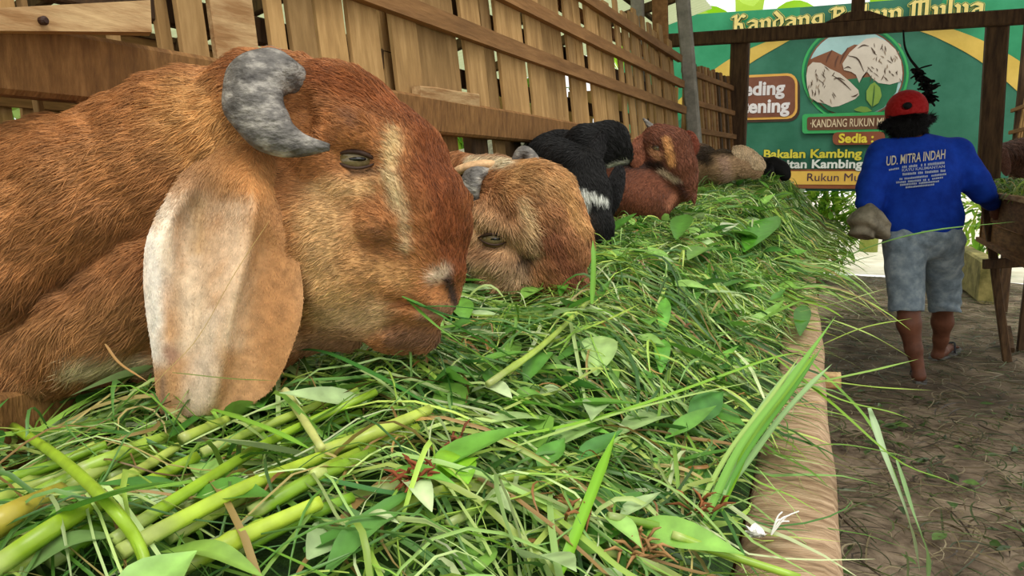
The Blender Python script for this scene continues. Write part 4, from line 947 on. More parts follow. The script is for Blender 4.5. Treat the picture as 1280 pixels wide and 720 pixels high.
# ---------------------------------------------------------------- red brown goat, kneeling, horned
v5 = Vol(2.65)
v5.chain([(824, 178, 0, 23), (838, 186, 6, 25), (850, 210, 9, 20), (857, 232, 10, 13), (857, 242, 10, 10)], 8).chain([(826, 200, 4, 18), (846, 228, 6, 11)], 8)
v5.chain([(820, 196, -24, 22), (800, 226, -30, 36), (778, 236, -60, 42), (760, 230, -220, 60)], 12).ell((800, 250, -10), (42, 34, 36), 0, 12)
v5.chain([(838, 238, -2, 13), (842, 246, 4, 10), (830, 262, 8, 7), (820, 280, 6, 6)], 4)
v5.cut((822, 185, 30), (7, 4, 9), 10, 3)
RB = (110, 62, 42)
g5, W5, F5, N5, C5 = goat_body(v5, .008, RB, [(834, 176, 841, 206, 7, (208, 146, 86), .6), (826, 214, 850, 230, 6, (196, 170, 146), .8), (816, 190, 824, 196, 8, (176, 122, 84), .8), (850, 232, 858, 244, 8, (70, 36, 26), .8), (780, 205, 826, 208, 8, (48, 28, 22), .8), (800, 250, 801, 255, 40, (120, 66, 42), .9), (842, 248, 836, 256, 8, (158, 98, 70), .8)],
                               'red brown goat with a tan facial stripe and small dark horn, kneeling by the fodder')
fur(g5, W5, F5, N5, C5, 22000, .014, .0011, [(830, 180, -.6, -.6), (850, 215, -.3, -1), (800, 240, -.4, 1), (840, 260, 0, 1)], .3, cvar=.25)
flap(v5, (802, 188, 4), (15, 23, 5), 25, g5, (132, 80, 56)); flap(v5, (862, 178, -6), (11, 16, 4), -25, g5, (110, 54, 34)); flap(v5, (868, 225, -10), (4, 30, 4), 2, g5, (120, 70, 50))
eye(v5, (822, 185, 20), 5, g5, 10)
px_tube(v5, [(822, 166, 4), (814, 159, 4), (804, 148, 2)], [7, 5, 1.2], M['horn'], g5, 'horn', 14, 10)
# ---------------------------------------------------------------- beige goat and black goat further along
v6 = Vol(3.85)
v6.chain([(878, 214, -30, 22), (902, 208, 0, 20), (926, 206, 5, 16), (944, 214, 8, 10)], 6).chain([(880, 212, -30, 22), (872, 205, -160, 30)], 8)
g6, W6, F6, N6, C6 = goat_body(v6, .011, (164, 130, 98), [(880, 188, 915, 190, 9, (70, 54, 36), .8), (872, 196, 885, 198, 12, (52, 40, 30), .8), (905, 200, 912, 225, 10, (176, 140, 118), .8)], 'beige goat with a pale drooping ear, feeding before the far fence bay')
flap(v6, (936, 197, 18), (24, 11, 4), 32, g6, (196, 172, 138)); flap(v6, (928, 212, 12), (14, 9, 5), 10, g6, (176, 146, 112))
fur(g6, W6, F6, N6, C6, 4000, .02, .0016, [(900, 200, -1, .4)], .3, cvar=.2)
v7 = Vol(4.15)
v7.chain([(966, 207, 0, 11), (976, 212, 4, 10), (981, 219, 6, 8)], 5).chain([(966, 208, -6, 11), (945, 210, -60, 16), (925, 208, -140, 20)], 6)
g7, W7, F7, N7, C7 = goat_body(v7, .011, (16, 15, 15), [(958, 212, 959, 218, 3, (150, 150, 150), .8)], 'black goat at the far end of the fodder, beside the beige goat')
flap(v7, (962, 213, 12), (5, 11, 3), 5, g7, (16, 15, 15))
# ---------------------------------------------------------------- goat across the aisle
v8 = Vol(5.55)
v8.chain([(1246, 196, 0, 15), (1238, 204, 4, 12)], 5).chain([(1250, 196, -4, 16), (1275, 196, -20, 22), (1300, 205, -40, 30)], 6)
g8, W8, F8, N8, C8 = goat_body(v8, .013, (92, 62, 50), [(1232, 184, 1246, 181, 6, (40, 28, 24), .8), (1243, 188, 1246, 196, 5, (168, 132, 118), .8)], 'dark brown goat feeding across the aisle, past the walking person')
flap(v8, (1256, 202, 14), (7, 18, 3), -8, g8, (112, 78, 64)); flap(v8, (1233, 200, 4), (5, 13, 3), 12, g8, (60, 40, 34))
fur(g8, W8, F8, N8, C8, 2500, .03, .003, [(1250, 200, .2, 1)], .3, cvar=.3)
# ---------------------------------------------------------------- white goat resting inside the pen
v9 = Vol(2.5)
v9.chain([(560, 225, -10, 34), (620, 218, 0, 40), (650, 222, -10, 36)], 14).chain([(640, 205, 10, 24), (660, 192, 14, 18)], 8).chain([(560, 240, 0, 20), (560, 290, 0, 16)], 8).chain([(640, 250, 0, 18), (640, 300, 0, 14)], 8)
g9, W9, F9, N9, C9 = goat_body(v9, .012, (214, 210, 200), [(640, 190, 665, 200, 16, (30, 28, 26), .6)], 'white goat lying inside the pen, seen under the neck beam')

# straw stems lying over the large goat's ear
px_blade([D(337, 276, .775), D(292, 345, .765), D(248, 422, .76), D(205, 468, .75), D(160, 515, .74)], .0026, (188, 164, 104), 'thin straw stem lying slantwise across the long ear', group=None, name='straw_stem', cat='straw')
px_blade([D(131, 430, .79), D(150, 455, .785), D(186, 478, .775)], .0035, (176, 136, 84), 'short dry twig left of the long ear tip', group=None, name='dry_twig', cat='twig')
px_blade([D(215, 466, .76), D(290, 474, .755), D(345, 476, .76)], .003, (110, 130, 62), 'thin green stem across the lower end of the long ear', group=None, name='grass_strand', cat='grass')
# ------------------------------------------------------------------ walking person seen from behind
from mathutils.bvhtree import BVHTree
M['skin'] = mat_noise('brown_skin', (96, 58, 40), (122, 76, 54), .55, 14, bump=.15, spec=.35)
M['shirt'] = mat_noise('blue_cotton', (14, 48, 142), (24, 66, 176), .85, 10, bump=.35, bdist=.003, spec=.15)
M['jeans'] = mat_noise('faded_denim', (112, 128, 138), (164, 178, 184), .9, 16, bump=.5, bdist=.002, spec=.15, c3=(136, 152, 162))
M['cap'] = mat_plain('red_cap_cloth', (158, 26, 26), .8, .2, .2)
M['hair'] = mat_plain('black_hair', (12, 10, 10), .5, .3, .3)
M['dark'] = mat_plain('gap_shade', (10, 8, 8), .9)
M['sole'] = mat_plain('pale_rubber', (120, 120, 116), .8); M['strap'] = mat_plain('dark_rubber', (42, 44, 50), .7)
M['print'] = mat_plain('cream_shirt_print', (206, 200, 172), .8, .2)
M['print2'] = mat_plain('grey_shirt_print', (166, 178, 196), .8, .2)
M['sack'] = mat_noise('dusty_sackcloth', (116, 110, 94), (172, 164, 142), .95, 12, bump=.8, bdist=.006, spec=.1)
VP_ = Vol(4.46)
DL, DR = 0, -103
b = Vol(4.46)
b.ell((1134, 142, -2), (20, 27, 23), 0, 4).chain([(1136, 160, 2, 11), (1141, 182, 4, 12)], 6)
b.ell((1131, 150, -22), (5, 6, 6), 0, 3).ell((1130, 162, -17), (11, 9, 8), 0, 4)          # nose and chin on the far side
b.ell((1113, 146, -2), (3, 7, 5), 10, 2).ell((1155, 145, -2), (3, 7, 5), -10, 2)           # ears under the hair
b.ell((1147, 222, 0), (46, 52, 24), 0, 10).ell((1152, 280, 0), (42, 36, 25), 0, 10)
b.chain([(1102, 194, 0, 13), (1089, 236, 4, 11), (1086, 258, 6, 9), (1090, 268, -34, 8), (1097, 272, -46, 6)], 5)
b.chain([(1197, 192, 0, 13), (1219, 228, 4, 11), (1226, 240, 2, 9), (1240, 256, -22, 7), (1246, 260, -30, 5.5)], 5)
b.chain([(1133, 300, 0, 22), (1132, 345, 2, 17), (1136, 384, 4, 12.5), (1136, 404, 6, 13.5), (1142, 436, 4, 9.5), (1148, 462, 4, 7.5)], 6)
b.chain([(1172, 300, -6, 22), (1176, 345, -40, 17), (1178, 382, -62, 12.5), (1178, 402, -74, 13), (1176, 424, -88, 9), (1173, 440, -98, 7.5)], 6)
b.chain([(1149, 470, 6, 8), (1148, 470, -12, 7.5), (1143, 466, -36, 5.5)], 4)
b.chain([(1171, 444, -98, 7.5), (1178, 440, -116, 7), (1188, 434, -138, 5.5)], 4)
for (c, dr) in (((1246, 261, -31), 1), ((1098, 273, -47), -1)):                               # palms and five fingers each, curled
    b.ell(c, (5, 8, 5), 20*dr, 2)
    for i, L in enumerate((7, 9, 9.5, 8.5, 6.5)):
        if i == 0: b.chain([(c[0]-4*dr, c[1]-1, c[2]-1, 2.2), (c[0]-7*dr, c[1]+5, c[2]-2, 2.0), (c[0]-7*dr, c[1]+10, c[2]-3, 1.7)], 1); continue
        bx = c[0]+(i-2.6)*2.6; b.chain([(bx, c[1]+6, c[2]-1, 2.0), (bx+.5*dr, c[1]+6+L*.6, c[2]-3, 1.9), (bx+.3*dr, c[1]+6+L*.8, c[2]-8, 1.6)], .6)
for (c, s_) in (((1141, 470, -40), 1), ((1192, 437, -142), 1)):                                # toes
    for i in range(5): b.chain([(c[0]-5+i*2.6, c[1]-3, c[2]+3, 2.0), (c[0]-5+i*2.8, c[1]-3.2, c[2]-5+abs(i-1.5)*1.0, 1.8)], .6)
V, Fa = b.mesh(.0058); V = relax(V, Fa, 1)
person = mk('person', to_world(V), Fa, M['skin'], smooth=True, label='person in blue shirt, red cap and denim shorts walking away, sack under one arm', cat='person')
def cloth(vol, name, mat, h, fold, rel=2, parent=None, **kw):
    V, Fa = vol.mesh(h, fold); V = relax(V, Fa, rel); W = to_world(V)
    return mk(name, W, Fa if len(W) > 20000 else Fa.tolist(), mat, parent if parent is not None else person, smooth=True, **kw), W, Fa
def folds(P):
    low = np.clip((P[:, 1]-.0)*-1/.25+1.2, .25, 1.4)
    return low*(.010*np.sin(P[:, 1]*75+P[:, 0]*22+5*vnoise(P, 6, 41))*np.clip(vnoise(P, 5, 42)+.45, 0, 1)+.006*vnoise(P, 20, 43))
s = Vol(4.46)
s.chain([(1108, 192, 0, 17), (1140, 186, 0, 16), (1194, 190, 0, 17)], 14).ell((1147, 222, 0), (54, 52, 31), 0, 14).ell((1153, 272, 0), (50, 46, 32), 0, 12)
s.chain([(1141, 178, 2, 14), (1141, 184, 2, 20)], 8)
s.chain([(1102, 194, 0, 19), (1090, 232, 4, 17), (1087, 252, 6, 15), (1090, 262, -28, 14)], 7)
s.chain([(1196, 192, 0, 19), (1218, 226, 4, 17), (1228, 240, 0, 14), (1239, 253, -20, 11)], 7)
s.cut((1155, 352, 0), (120, 52, 120), -4, 3).cut((1137, 166, 4), (15, 10, 22), 0, 3)
shirt, SW, SF = cloth(s, 'shirt', M['shirt'], .0075, folds)
s = Vol(4.46)
s.ell((1154, 296, 0), (47, 30, 29), 0, 6).chain([(1131, 302, 0, 26), (1131, 345, 2, 22), (1133, 390, 4, 20)], 3).chain([(1177, 302, -4, 26), (1179, 345, -38, 22), (1181, 390, -60, 19.5)], 3)
s.cut((1133, 428, 4), (44, 42, 60), 0, 2).cut((1182, 424, -62), (40, 42, 50), 0, 2).cut((1153, 254, 0), (90, 22, 80), 0, 2)
shorts, _, _ = cloth(s, 'denim_shorts', M['jeans'], .0075, lambda P: .006*vnoise(P, 18, 51)+.006*np.sin(P[:, 1]*80+P[:, 0]*30+5*vnoise(P, 6, 52))*np.clip(vnoise(P, 7, 53)+.4, 0, 1))
for (x0, y0, x1, y1) in ((1153, 296, 1153, 338), (1112, 296, 1114, 372), (1170, 300, 1200, 302)):
    pass
s = Vol(4.46); s.ell((1133, 138, 0), (24, 25, 27), 0, 2).cut((1134, 172, 0), (60, 27, 60), -5, 1.5).cut((1134.5, 132, 27), (6.5, 4.5, 10), -5, 1.2)
cap, CW, CF = cloth(s, 'cap', M['cap'], .0045, None, 1)
s = Vol(4.46).ell((1130, 143, -36), (21, 2.6, 20), 0, 2); cloth(s, 'cap_brim', M['cap'], .005, None, 1, cap)
s = Vol(4.46).ell((1134.5, 132, 23.5), (5.6, 4.2, 3.4), -5, 1); cloth(s, 'cap_opening_shade', M['dark'], .003, None, 1, cap)  # solid dark blob standing in for the shade inside the opening
s = Vol(4.46).ell((1133, 154, 2), (25, 10, 24), -3, 4).ell((1135, 163, 4), (19, 10, 18), 0, 5).ell((1112, 155, 6), (9, 4, 8), -12, 3).ell((1161, 149, 2), (6, 3, 6), -30, 2)
hair, HW, HF = cloth(s, 'hair', M['hair'], .0055, lambda P: .008*vnoise(P, 60, 61)+.005*vnoise(P, 120, 62), 0)
hC = np.tile(np.array(srgb(14, 11, 11)[:3]), (len(HW), 1))
o = fur(hair, HW, HF, vnormals(HW, HF), hC, 5000, .035, .0012, [(1134, 150, .1, 1), (1108, 150, -1, .3), (1162, 148, 1, -.2)], .5, name='hair_strands')
# sandals
def sole(pts, wd, nm='sandal'):
    P = spline([to_world(VP_.p(*q)) for q in pts], 12); t = P[-1]-P[0]; t /= np.linalg.norm(t); up = np.array([0, 0, 1.0]); sd = np.cross(t, up); sd /= np.linalg.norm(sd); up = np.cross(sd, t); V = []
    pf = [.55, .8, .9, .85, .8, .8, .85, .95, 1, .95, .8, .4]
    for p, q in zip(P, pf):
        for a_, h_ in ((-1, 0), (1, 0), (1, .016), (-1, .016)): V.append(p+sd*wd*q*a_+up*h_)
    Fc = [(i*4+k, i*4+(k+1) % 4, (i+1)*4+(k+1) % 4, (i+1)*4+k) for i in range(11) for k in range(4)]+[(3, 2, 1, 0), (44, 45, 46, 47)]
    o = mk(nm, V, Fc, M['sole'], person, smooth=False)
    m_ = P[8]+up*.016
    v, f = tube(spline([m_-t*.05+sd*wd*.9, m_-t*.01+sd*wd*.5+up*.045, m_+t*.03+up*.05, m_-t*.01-sd*wd*.5+up*.045, m_-t*.05-sd*wd*.9], 16), .006, 6); mk('strap', v, f, M['strap'], o, smooth=True)
sole([(1151, 480.5, 11), (1147, 475, -20), (1142, 470.5, -48)], .045)
sole([(1165, 451, -98), (1182, 445, -124), (1197, 437, -152)], .045)
# shirt print, laid on the cloth
bvh = BVHTree.FromPolygons([tuple(p) for p in SW], [tuple(int(i) for i in q) for q in SF])
def text_geo(body, bold=0.0, shear=0.0):
    cu = bpy.data.curves.new('t', 'FONT'); cu.body = body; cu.size = 1; cu.offset = bold; cu.shear = shear; cu.resolution_u = 3
    o = bpy.data.objects.new('t', cu); sc.collection.objects.link(o); dg = bpy.context.evaluated_depsgraph_get()
    me = bpy.data.meshes.new_from_object(o.evaluated_get(dg)); v = np.array([q.co[:] for q in me.vertices]); f = [tuple(p.vertices) for p in me.polygons]
    bpy.data.objects.remove(o); bpy.data.curves.remove(cu); bpy.data.meshes.remove(me)
    v[:, 0] -= v[:, 0].min(); return v[:, :2], f
def split_words(v, f, gap):
    """cut a line of lettering into its words"""
    iv = sorted((v[list(q), 0].min(), v[list(q), 0].max(), i) for i, q in enumerate(f)); out = []; hi = -9
    for a, b_, i in iv:
        if a > hi+gap: out.append([])
        out[-1].append(i); hi = max(hi, b_)
    res = []
    for w_ in out:
        ids = sorted(set(k for i in w_ for k in f[i])); mp = {k: n for n, k in enumerate(ids)}; res.append((v[ids], [tuple(mp[k] for k in f[i]) for i in w_]))
    return res
def on_shirt(x, y, lift=.013):
    r = Vector(ray(x, y)).normalized(); h = bvh.ray_cast(Vector(CAM), r)
    p = np.array(h[0]) if h[0] is not None else at(x, y, 4.3); return p-np.array(r)*lift
def shirt_text(body, x0, y0, x1, y1, hgt, bold, mat, name='lettering', shear=0.12):
    v, f = text_geo(body, bold, shear); wd = v[:, 0].max(); v[:, 0] /= wd; ch = v[:, 1].max(); v[:, 1] /= ch
    for v_, f_ in split_words(v, f, .17/wd): mk(name, [on_shirt(x0+(x1-x0)*a, y0+(y1-y0)*a-hgt*c) for a, c in v_], f_, M[mat], shirt)
shirt_text('UD. MITRA INDAH', 1108, 207, 1182, 198, 11.5, .010, 'print')
shirt_text('KAYU KALIMANTAN', 1127.5, 214.5, 1181, 209.5, 3.4, .02, 'print2', shear=0)
parts = []
def marks(x0, y0, x1, y1, h_):
    """rows of lettering too small to read: short upright bars"""
    n = int((x1-x0)/2.1)
    for i in range(n):
        if random.random() < .1: continue
        a = (i+.08)/n; c = (i+.86)/n
        q = [(x0+(x1-x0)*a, y0+(y1-y0)*a), (x0+(x1-x0)*c, y0+(y1-y0)*c)]
        k = random.uniform(.8, 1)
        W = [on_shirt(q[0][0], q[0][1]), on_shirt(q[1][0], q[1][1]), on_shirt(q[1][0], q[1][1]-h_*k), on_shirt(q[0][0], q[0][1]-h_*k)]
        parts.append((W, [(0, 1, 2, 3)]))
marks(1127.5, 210.4, 1181, 204.8, 3.2); marks(1128, 219.4, 1182, 214.6, 3.2); marks(1111, 213.5, 1124, 211.5, 2.4)
marks(1122, 225.4, 1160, 221.4, 2.6); marks(1164, 221.0, 1183, 218.6, 2.6); marks(1120, 229.4, 1162, 225.6, 2.6); marks(1165, 224.6, 1179, 222.8, 2.2); marks(1125, 232.4, 1174, 227.6, 2.4); marks(1132, 235.4, 1168, 231.6, 2.4)
W, f = join(parts); mk('small_print', W, f, M['print2'], shirt, kind='stuff')
# sack held under the arm
s = Vol(4.46).ell((1084, 276, 14), (20, 19, 24), 20, 8).ell((1096, 286, 8), (17, 13, 20), 30, 8).ell((1076, 290, 12), (12, 10, 16), 20, 6)
V, Fa = s.mesh(.008, lambda P: .010*np.sin(P[:, 1]*70+P[:, 0]*30+5*vnoise(P, 8, 71))+.008*vnoise(P, 25, 72)); V = relax(V, Fa, 1)
mk('sack', to_world(V), Fa.tolist() if len(V) < 20000 else Fa, M['sack'], smooth=True, label='crumpled dusty grey sack held under the left arm of the walking person', cat='sack')
# ------------------------------------------------------------------ printed banner
YB = 8.5
def bp(px, py): p = at_plane(px, py, 1, YB); return np.array([p[0], p[2]])
BM = {}
def bm_(c):
    if c not in BM: BM[c] = mat_noise('banner_ink_%d_%d_%d' % c, tuple(max(0, x-9) for x in c), tuple(min(255, x+9) for x in c), .45, 3, bump=.25, bdist=.01, spec=.3)
    return BM[c]
X0, X1 = -2.1, 2.3; Z1 = bp(1066, 4)[1]; Z0 = bp(1060, 239)[1]
def wav(x, z): return 0*x
nx, nz_ = 60, 24; V = []
for i in range(nx):
    for j in range(nz_):
        x = X0+(X1-X0)*i/(nx-1); z = Z0+(Z1-Z0)*j/(nz_-1); V.append([x, YB+wav(x, z), z])
Fc = [(i*nz_+j, (i+1)*nz_+j, (i+1)*nz_+j+1, i*nz_+j+1) for i in range(nx-1) for j in range(nz_-1)]
banner = mk('banner', V, Fc, bm_((52, 116, 90)), smooth=True, label='wide green printed farm banner hung across the end of the aisle', cat='banner')
def lay(P2, faces, colr, layer, name, kind=None, dep=0.0):
    P2 = np.asarray(P2, float); V = np.stack([P2[:, 0], YB+wav(P2[:, 0], P2[:, 1])-.003*layer-dep, P2[:, 1]], -1)
    return mk(name, V, faces, bm_(colr), banner, kind=kind)
def lay_poly(pts, colr, layer, name):
    P2 = np.array([bp(*p) for p in pts]); c = P2.mean(0); P2 = np.vstack([P2, c]); n = len(pts)
    return lay(P2, [(i, (i+1) % n, n) for i in range(n)], colr, layer, name)
def lay_strip(pts, wpx, colr, layer, name, n=30):
    P = spline(np.array([bp(*p) for p in pts]), n); T = np.gradient(P, axis=0); T /= np.linalg.norm(T, axis=1)[:, None]; Nn = np.stack([-T[:, 1], T[:, 0]], -1)
    W_ = np.interp(np.linspace(0, 1, n), np.linspace(0, 1, len(wpx)), wpx)*YB/F/1.07
    V = np.vstack([P+Nn*W_[:, None]/2, P-Nn*W_[:, None]/2]); return lay(V, [(i, i+1, n+i+1, n+i) for i in range(n-1)], colr, layer, name)
def rrect(x0, y0, x1, y1, r):
    """rounded box in picture pixels that stays level on the banner"""
    pts = []
    for cx, cy_, a0 in ((x1-r, y0+r, -90), (x1-r, y1-r, 0), (x0+r, y1-r, 90), (x0+r, y0+r, 180)):
        for k in range(5):
            a = math.radians(a0+k*22.5); x, y = cx+r*math.cos(a), cy_+r*math.sin(a); pts.append((x, y+(y-214)/(x+1554)*(x-(x0+x1)/2)))
    return pts
def lay_text(body, px, py, hpx, colr, layer, bold=.02, wpx=None, name='lettering', outline=None, right=False):
    o = bp(px, py); v, f = text_geo(body, bold); v = v/.7*(hpx*YB/F/1.07)
    if wpx: v[:, 0] *= (bp(px+wpx, py)[0]-o[0])/v[:, 0].max()
    if right: v[:, 0] -= v[:, 0].max()
    if outline:
        vo, fo = text_geo(body, bold+.045); vo = vo/.7*(hpx*YB/F/1.07)
        k = (v[:, 0].max()-v[:, 0].min())/(vo[:, 0].max()-vo[:, 0].min())*1.02; vo[:, 0] *= k; vo[:, 0] += v[:, 0].min()-vo[:, 0].min()-.006
        for v_, f_ in split_words(vo, fo, .10*hpx*YB/F): lay(v_+o, f_, outline, layer-1, name)
    for v_, f_ in split_words(v, f, .2*hpx*YB/F): lay(v_+o, f_, colr, layer, name)
GRL, GRD, YEL, BRN, WHT = (48, 148, 100), (40, 112, 84), (216, 184, 84), (124, 78, 58), (224, 220, 218)
# brighter green upper corners behind the yellow swooshes
lay_poly([(780, 24), (1000, 9), (1000, 45), (965, 62), (930, 82), (890, 108), (850, 150), (780, 180)], GRL, 1, 'green_field')
lay_poly([(1180, -2), (1345, -12), (1345, 150), (1300, 112), (1250, 72), (1200, 50), (1160, 34)], GRL, 1, 'green_field')
lay_strip([(850, 140), (892, 102), (930, 74), (990, 44)], [26, 24, 18, 8], YEL, 2, 'yellow_swoosh')
lay_strip([(1140, 32), (1180, 42), (1235, 68), (1290, 108), (1330, 150)], [6, 14, 20, 26, 28], YEL, 2, 'yellow_swoosh')
# brown tag with two words
lay_poly(rrect(876, 97, 1000, 153, 14), (70, 52, 40), 2, 'tag_shadow'); lay_poly(rrect(874, 94, 997, 150, 13), (222, 170, 80), 3, 'tag_border'); lay_poly(rrect(876, 97, 994, 147, 11), BRN, 4, 'tag_panel')
lay_text('Breeding', 981, 117.5, 16, WHT, 5, .035, right=True); lay_text('Fattening', 987, 139.5, 16, WHT, 5, .035, right=True)
# round emblem: ring, sky, mountains, two sheep, leaf
def circ(cx, cy_, rx, ry, a0=0, a1=360, n=40): return [(cx+rx*math.cos(math.radians(a0+(a1-a0)*k/n)), cy_+ry*math.sin(math.radians(a0+(a1-a0)*k/n))-.0*k) for k in range(n)]
EC = (1069, 92)
lay_poly(circ(*EC, 67, 62), (64, 176, 96), 2, 'emblem_ring'); lay_poly(circ(*EC, 64, 59), (30, 116, 76), 3, 'emblem_ring'); lay_poly(circ(*EC, 61, 56), (126, 84, 62), 4, 'emblem_ring'); lay_poly(circ(*EC, 59, 54), (168, 206, 202), 5, 'emblem_sky')
lay_poly([(1012, 75), (1018, 72), (1040, 63), (1052, 69), (1060, 60), (1068, 56), (1080, 57), (1095, 75), (1095, 100), (1015, 100), (1010, 90)], (130, 84, 56), 6, 'emblem_mountain')
for q in ([(1040, 63), (1033, 78)], [(1060, 60), (1050, 80)], [(1048, 70), (1044, 84)], [(1070, 58), (1062, 74)]): lay_strip([q[0], ((q[0][0]+q[1][0])/2-1, (q[0][1]+q[1][1])/2), q[1]], [1, 2.2, .6], (90, 56, 40), 7.4, 'emblem_line', 6)
lay_poly([(1011, 105), (1125, 92), (1120, 115), (1105, 134), (1085, 144), (1060, 146), (1035, 138), (1018, 122)], (44, 112, 76), 7, 'emblem_grass')
lay_poly([(1010, 84), (1016, 78), (1026, 79), (1037, 86), (1050, 92), (1062, 102), (1073, 113), (1074, 119), (1069, 124), (1060, 128), (1048, 133), (1040, 134), (1032, 130), (1022, 128), (1013, 122), (1009, 108), (1008, 95)], (206, 196, 178), 8, 'emblem_sheep')
lay_poly([(1053, 80), (1062, 66), (1072, 57), (1082, 49), (1095, 47), (1108, 52), (1119, 62), (1126, 76), (1128, 92), (1126, 102), (1112, 106), (1098, 104), (1090, 98), (1084, 90), (1078, 96), (1074, 104), (1070, 94), (1064, 90), (1055, 88)], (210, 200, 182), 8, 'emblem_sheep')
for k in range(70):
    if k < 34: cx, cy_ = random.uniform(1011, 1044), random.uniform(84, 128)
    else: cx, cy_ = random.uniform(1086, 1126), random.uniform(52, 104)
    a = random.uniform(.6, 2.2); L_ = random.uniform(2, 4.5); dx, dy = math.cos(a)*L_, math.sin(a)*L_
    lay_strip([(cx-dx, cy_-dy), (cx+random.uniform(-1, 1), cy_), (cx+dx, cy_+dy)], [.3, random.uniform(.8, 1.6), .2], (98, 82, 66) if k % 3 else (150, 132, 110), 9, 'emblem_wool', 5)
for q in ([(1042, 99), (1049, 98), (1056, 101)], [(1072, 61), (1079, 57), (1086, 58)], [(1064, 121), (1069, 120), (1073, 117)], [(1055, 86), (1060, 84), (1064, 86)], [(1040, 94), (1052, 102), (1064, 113)], [(1060, 70), (1072, 74), (1080, 90)]): lay_strip(q, [.4, 1.8, .4], (84, 66, 52), 9, 'emblem_line', 8)
lay_poly([(1090, 134), (1083, 125), (1083, 114), (1088, 106), (1093, 103), (1100, 110), (1102, 120), (1098, 129)], (126, 158, 66), 10, 'emblem_leaf'); lay_strip([(1093, 107), (1092, 120), (1090, 136)], [.6, 1.4, 1], (58, 100, 50), 11, 'emblem_line', 8)
lay_poly([(1090, 139), (1080, 141), (1070, 139), (1067, 137), (1076, 133), (1084, 134)], (112, 148, 62), 10, 'emblem_leaf')
lay_poly(rrect(1003, 141, 1136, 166, 4), (58, 164, 90), 10, 'name_plate'); lay_poly(rrect(1009, 145, 1130, 162, 3), (104, 70, 48), 11, 'name_plate')
lay_text('·KANDANG RUKUN MULYA·', 1013, 159.5, 9.5, (214, 196, 160), 12, .01, 114)
lay_poly(rrect(1041, 165, 1106, 181, 6), (134, 76, 50), 12, 'pill'); lay_text('Sedia :', 1048, 178.5, 10.5, (226, 206, 66), 13, .035)
lay_text('Bakalan Kambing', 955, 197.5, 10, (216, 206, 70), 13, .03, 122, outline=(24, 86, 60)); lay_text('Bibitan Kambing', 962, 210, 10, (220, 226, 216), 13, .03, 116, outline=(24, 86, 60))
lay_poly(rrect(960, 211.5, 1190, 236, 2), (140, 84, 50), 10, 'strip_panel'); lay_poly(rrect(965, 214, 1186, 231, 2), (226, 186, 84), 11, 'strip_panel')
lay_text('Rukun Mulya', 1009, 226, 9.5, (74, 52, 70), 12, 0.0, 84)

# blackletter title drawn with a broad nib
GLY = {'n': (.72, [[(.05, .56), (.18, .5), (.18, .1), (.28, 0)], [(.18, .5), (.42, .62), (.55, .5), (.55, .1), (.66, 0)]]), 'a': (.72, [[(.1, .52), (.3, .6), (.54, .5), (.54, .1), (.66, 0)], [(.54, .36), (.25, .3), (.14, .15), (.28, 0), (.54, .12)]]),
       'd': (.70, [[(.15, .98), (.52, .6), (.56, .3), (.35, 0), (.12, .12), (.12, .45), (.4, .6)]]), 'g': (.70, [[(.54, .6), (.2, .55), (.12, .3), (.3, .12), (.54, .2)], [(.54, .6), (.56, 0), (.4, -.22), (.12, -.16)]]),
       'K': (.92, [[(.08, .88), (.26, .95), (.26, .1), (.08, 0)], [(.28, .5), (.6, .95), (.76, .85)], [(.3, .48), (.58, .4), (.64, .1), (.82, 0)]]), 'R': (.95, [[(.08, .88), (.26, .95), (.26, .1), (.08, 0)], [(.26, .9), (.62, .9), (.7, .7), (.32, .5)], [(.42, .5), (.64, .3), (.68, .1), (.86, 0)]]),
       'u': (.72, [[(.05, .58), (.18, .5), (.18, .1), (.3, 0), (.54, .12)], [(.42, .6), (.54, .55), (.54, .1), (.66, 0)]]), 'k': (.66, [[(.16, .98), (.16, .1), (.26, 0)], [(.16, .35), (.45, .6), (.52, .48), (.22, .32)], [(.3, .33), (.5, .1), (.62, 0)]]),
       'M': (1.12, [[(.05, .85), (.2, .95), (.2, .1), (.06, 0)], [(.2, .9), (.5, .95), (.5, .1)], [(.5, .9), (.84, .95), (.84, .1), (1.0, 0)]]), 'l': (.36, [[(.14, .98), (.14, .1), (.26, 0)]]), 'y': (.70, [[(.06, .6), (.18, .5), (.18, .12), (.35, .02), (.54, .12)], [(.42, .6), (.54, .5), (.54, 0), (.3, -.25)]]), ' ': (.32, [])}
def pen(seg, r, nib):
    """polygon swept by a pen along one straight stroke"""
    (ax_, ay), (bx_, by) = seg; out = []
    pts = [(r*math.cos(k*math.pi/4), r*math.sin(k*math.pi/4)) for k in range(8)]
    pts = [(x+s_*nib*.6, y+s_*nib*.45) for x, y in pts for s_ in (-1, 1)]
    allp = sorted(set([(ax_+x, ay+y) for x, y in pts]+[(bx_+x, by+y) for x, y in pts]))
    def half(ps):
        h_ = []
        for p in ps:
            while len(h_) > 1 and (h_[-1][0]-h_[-2][0])*(p[1]-h_[-2][1])-(h_[-1][1]-h_[-2][1])*(p[0]-h_[-2][0]) <= 0: h_.pop()
            h_.append(p)
        return h_
    return half(allp)[:-1]+half(allp[::-1])[:-1]
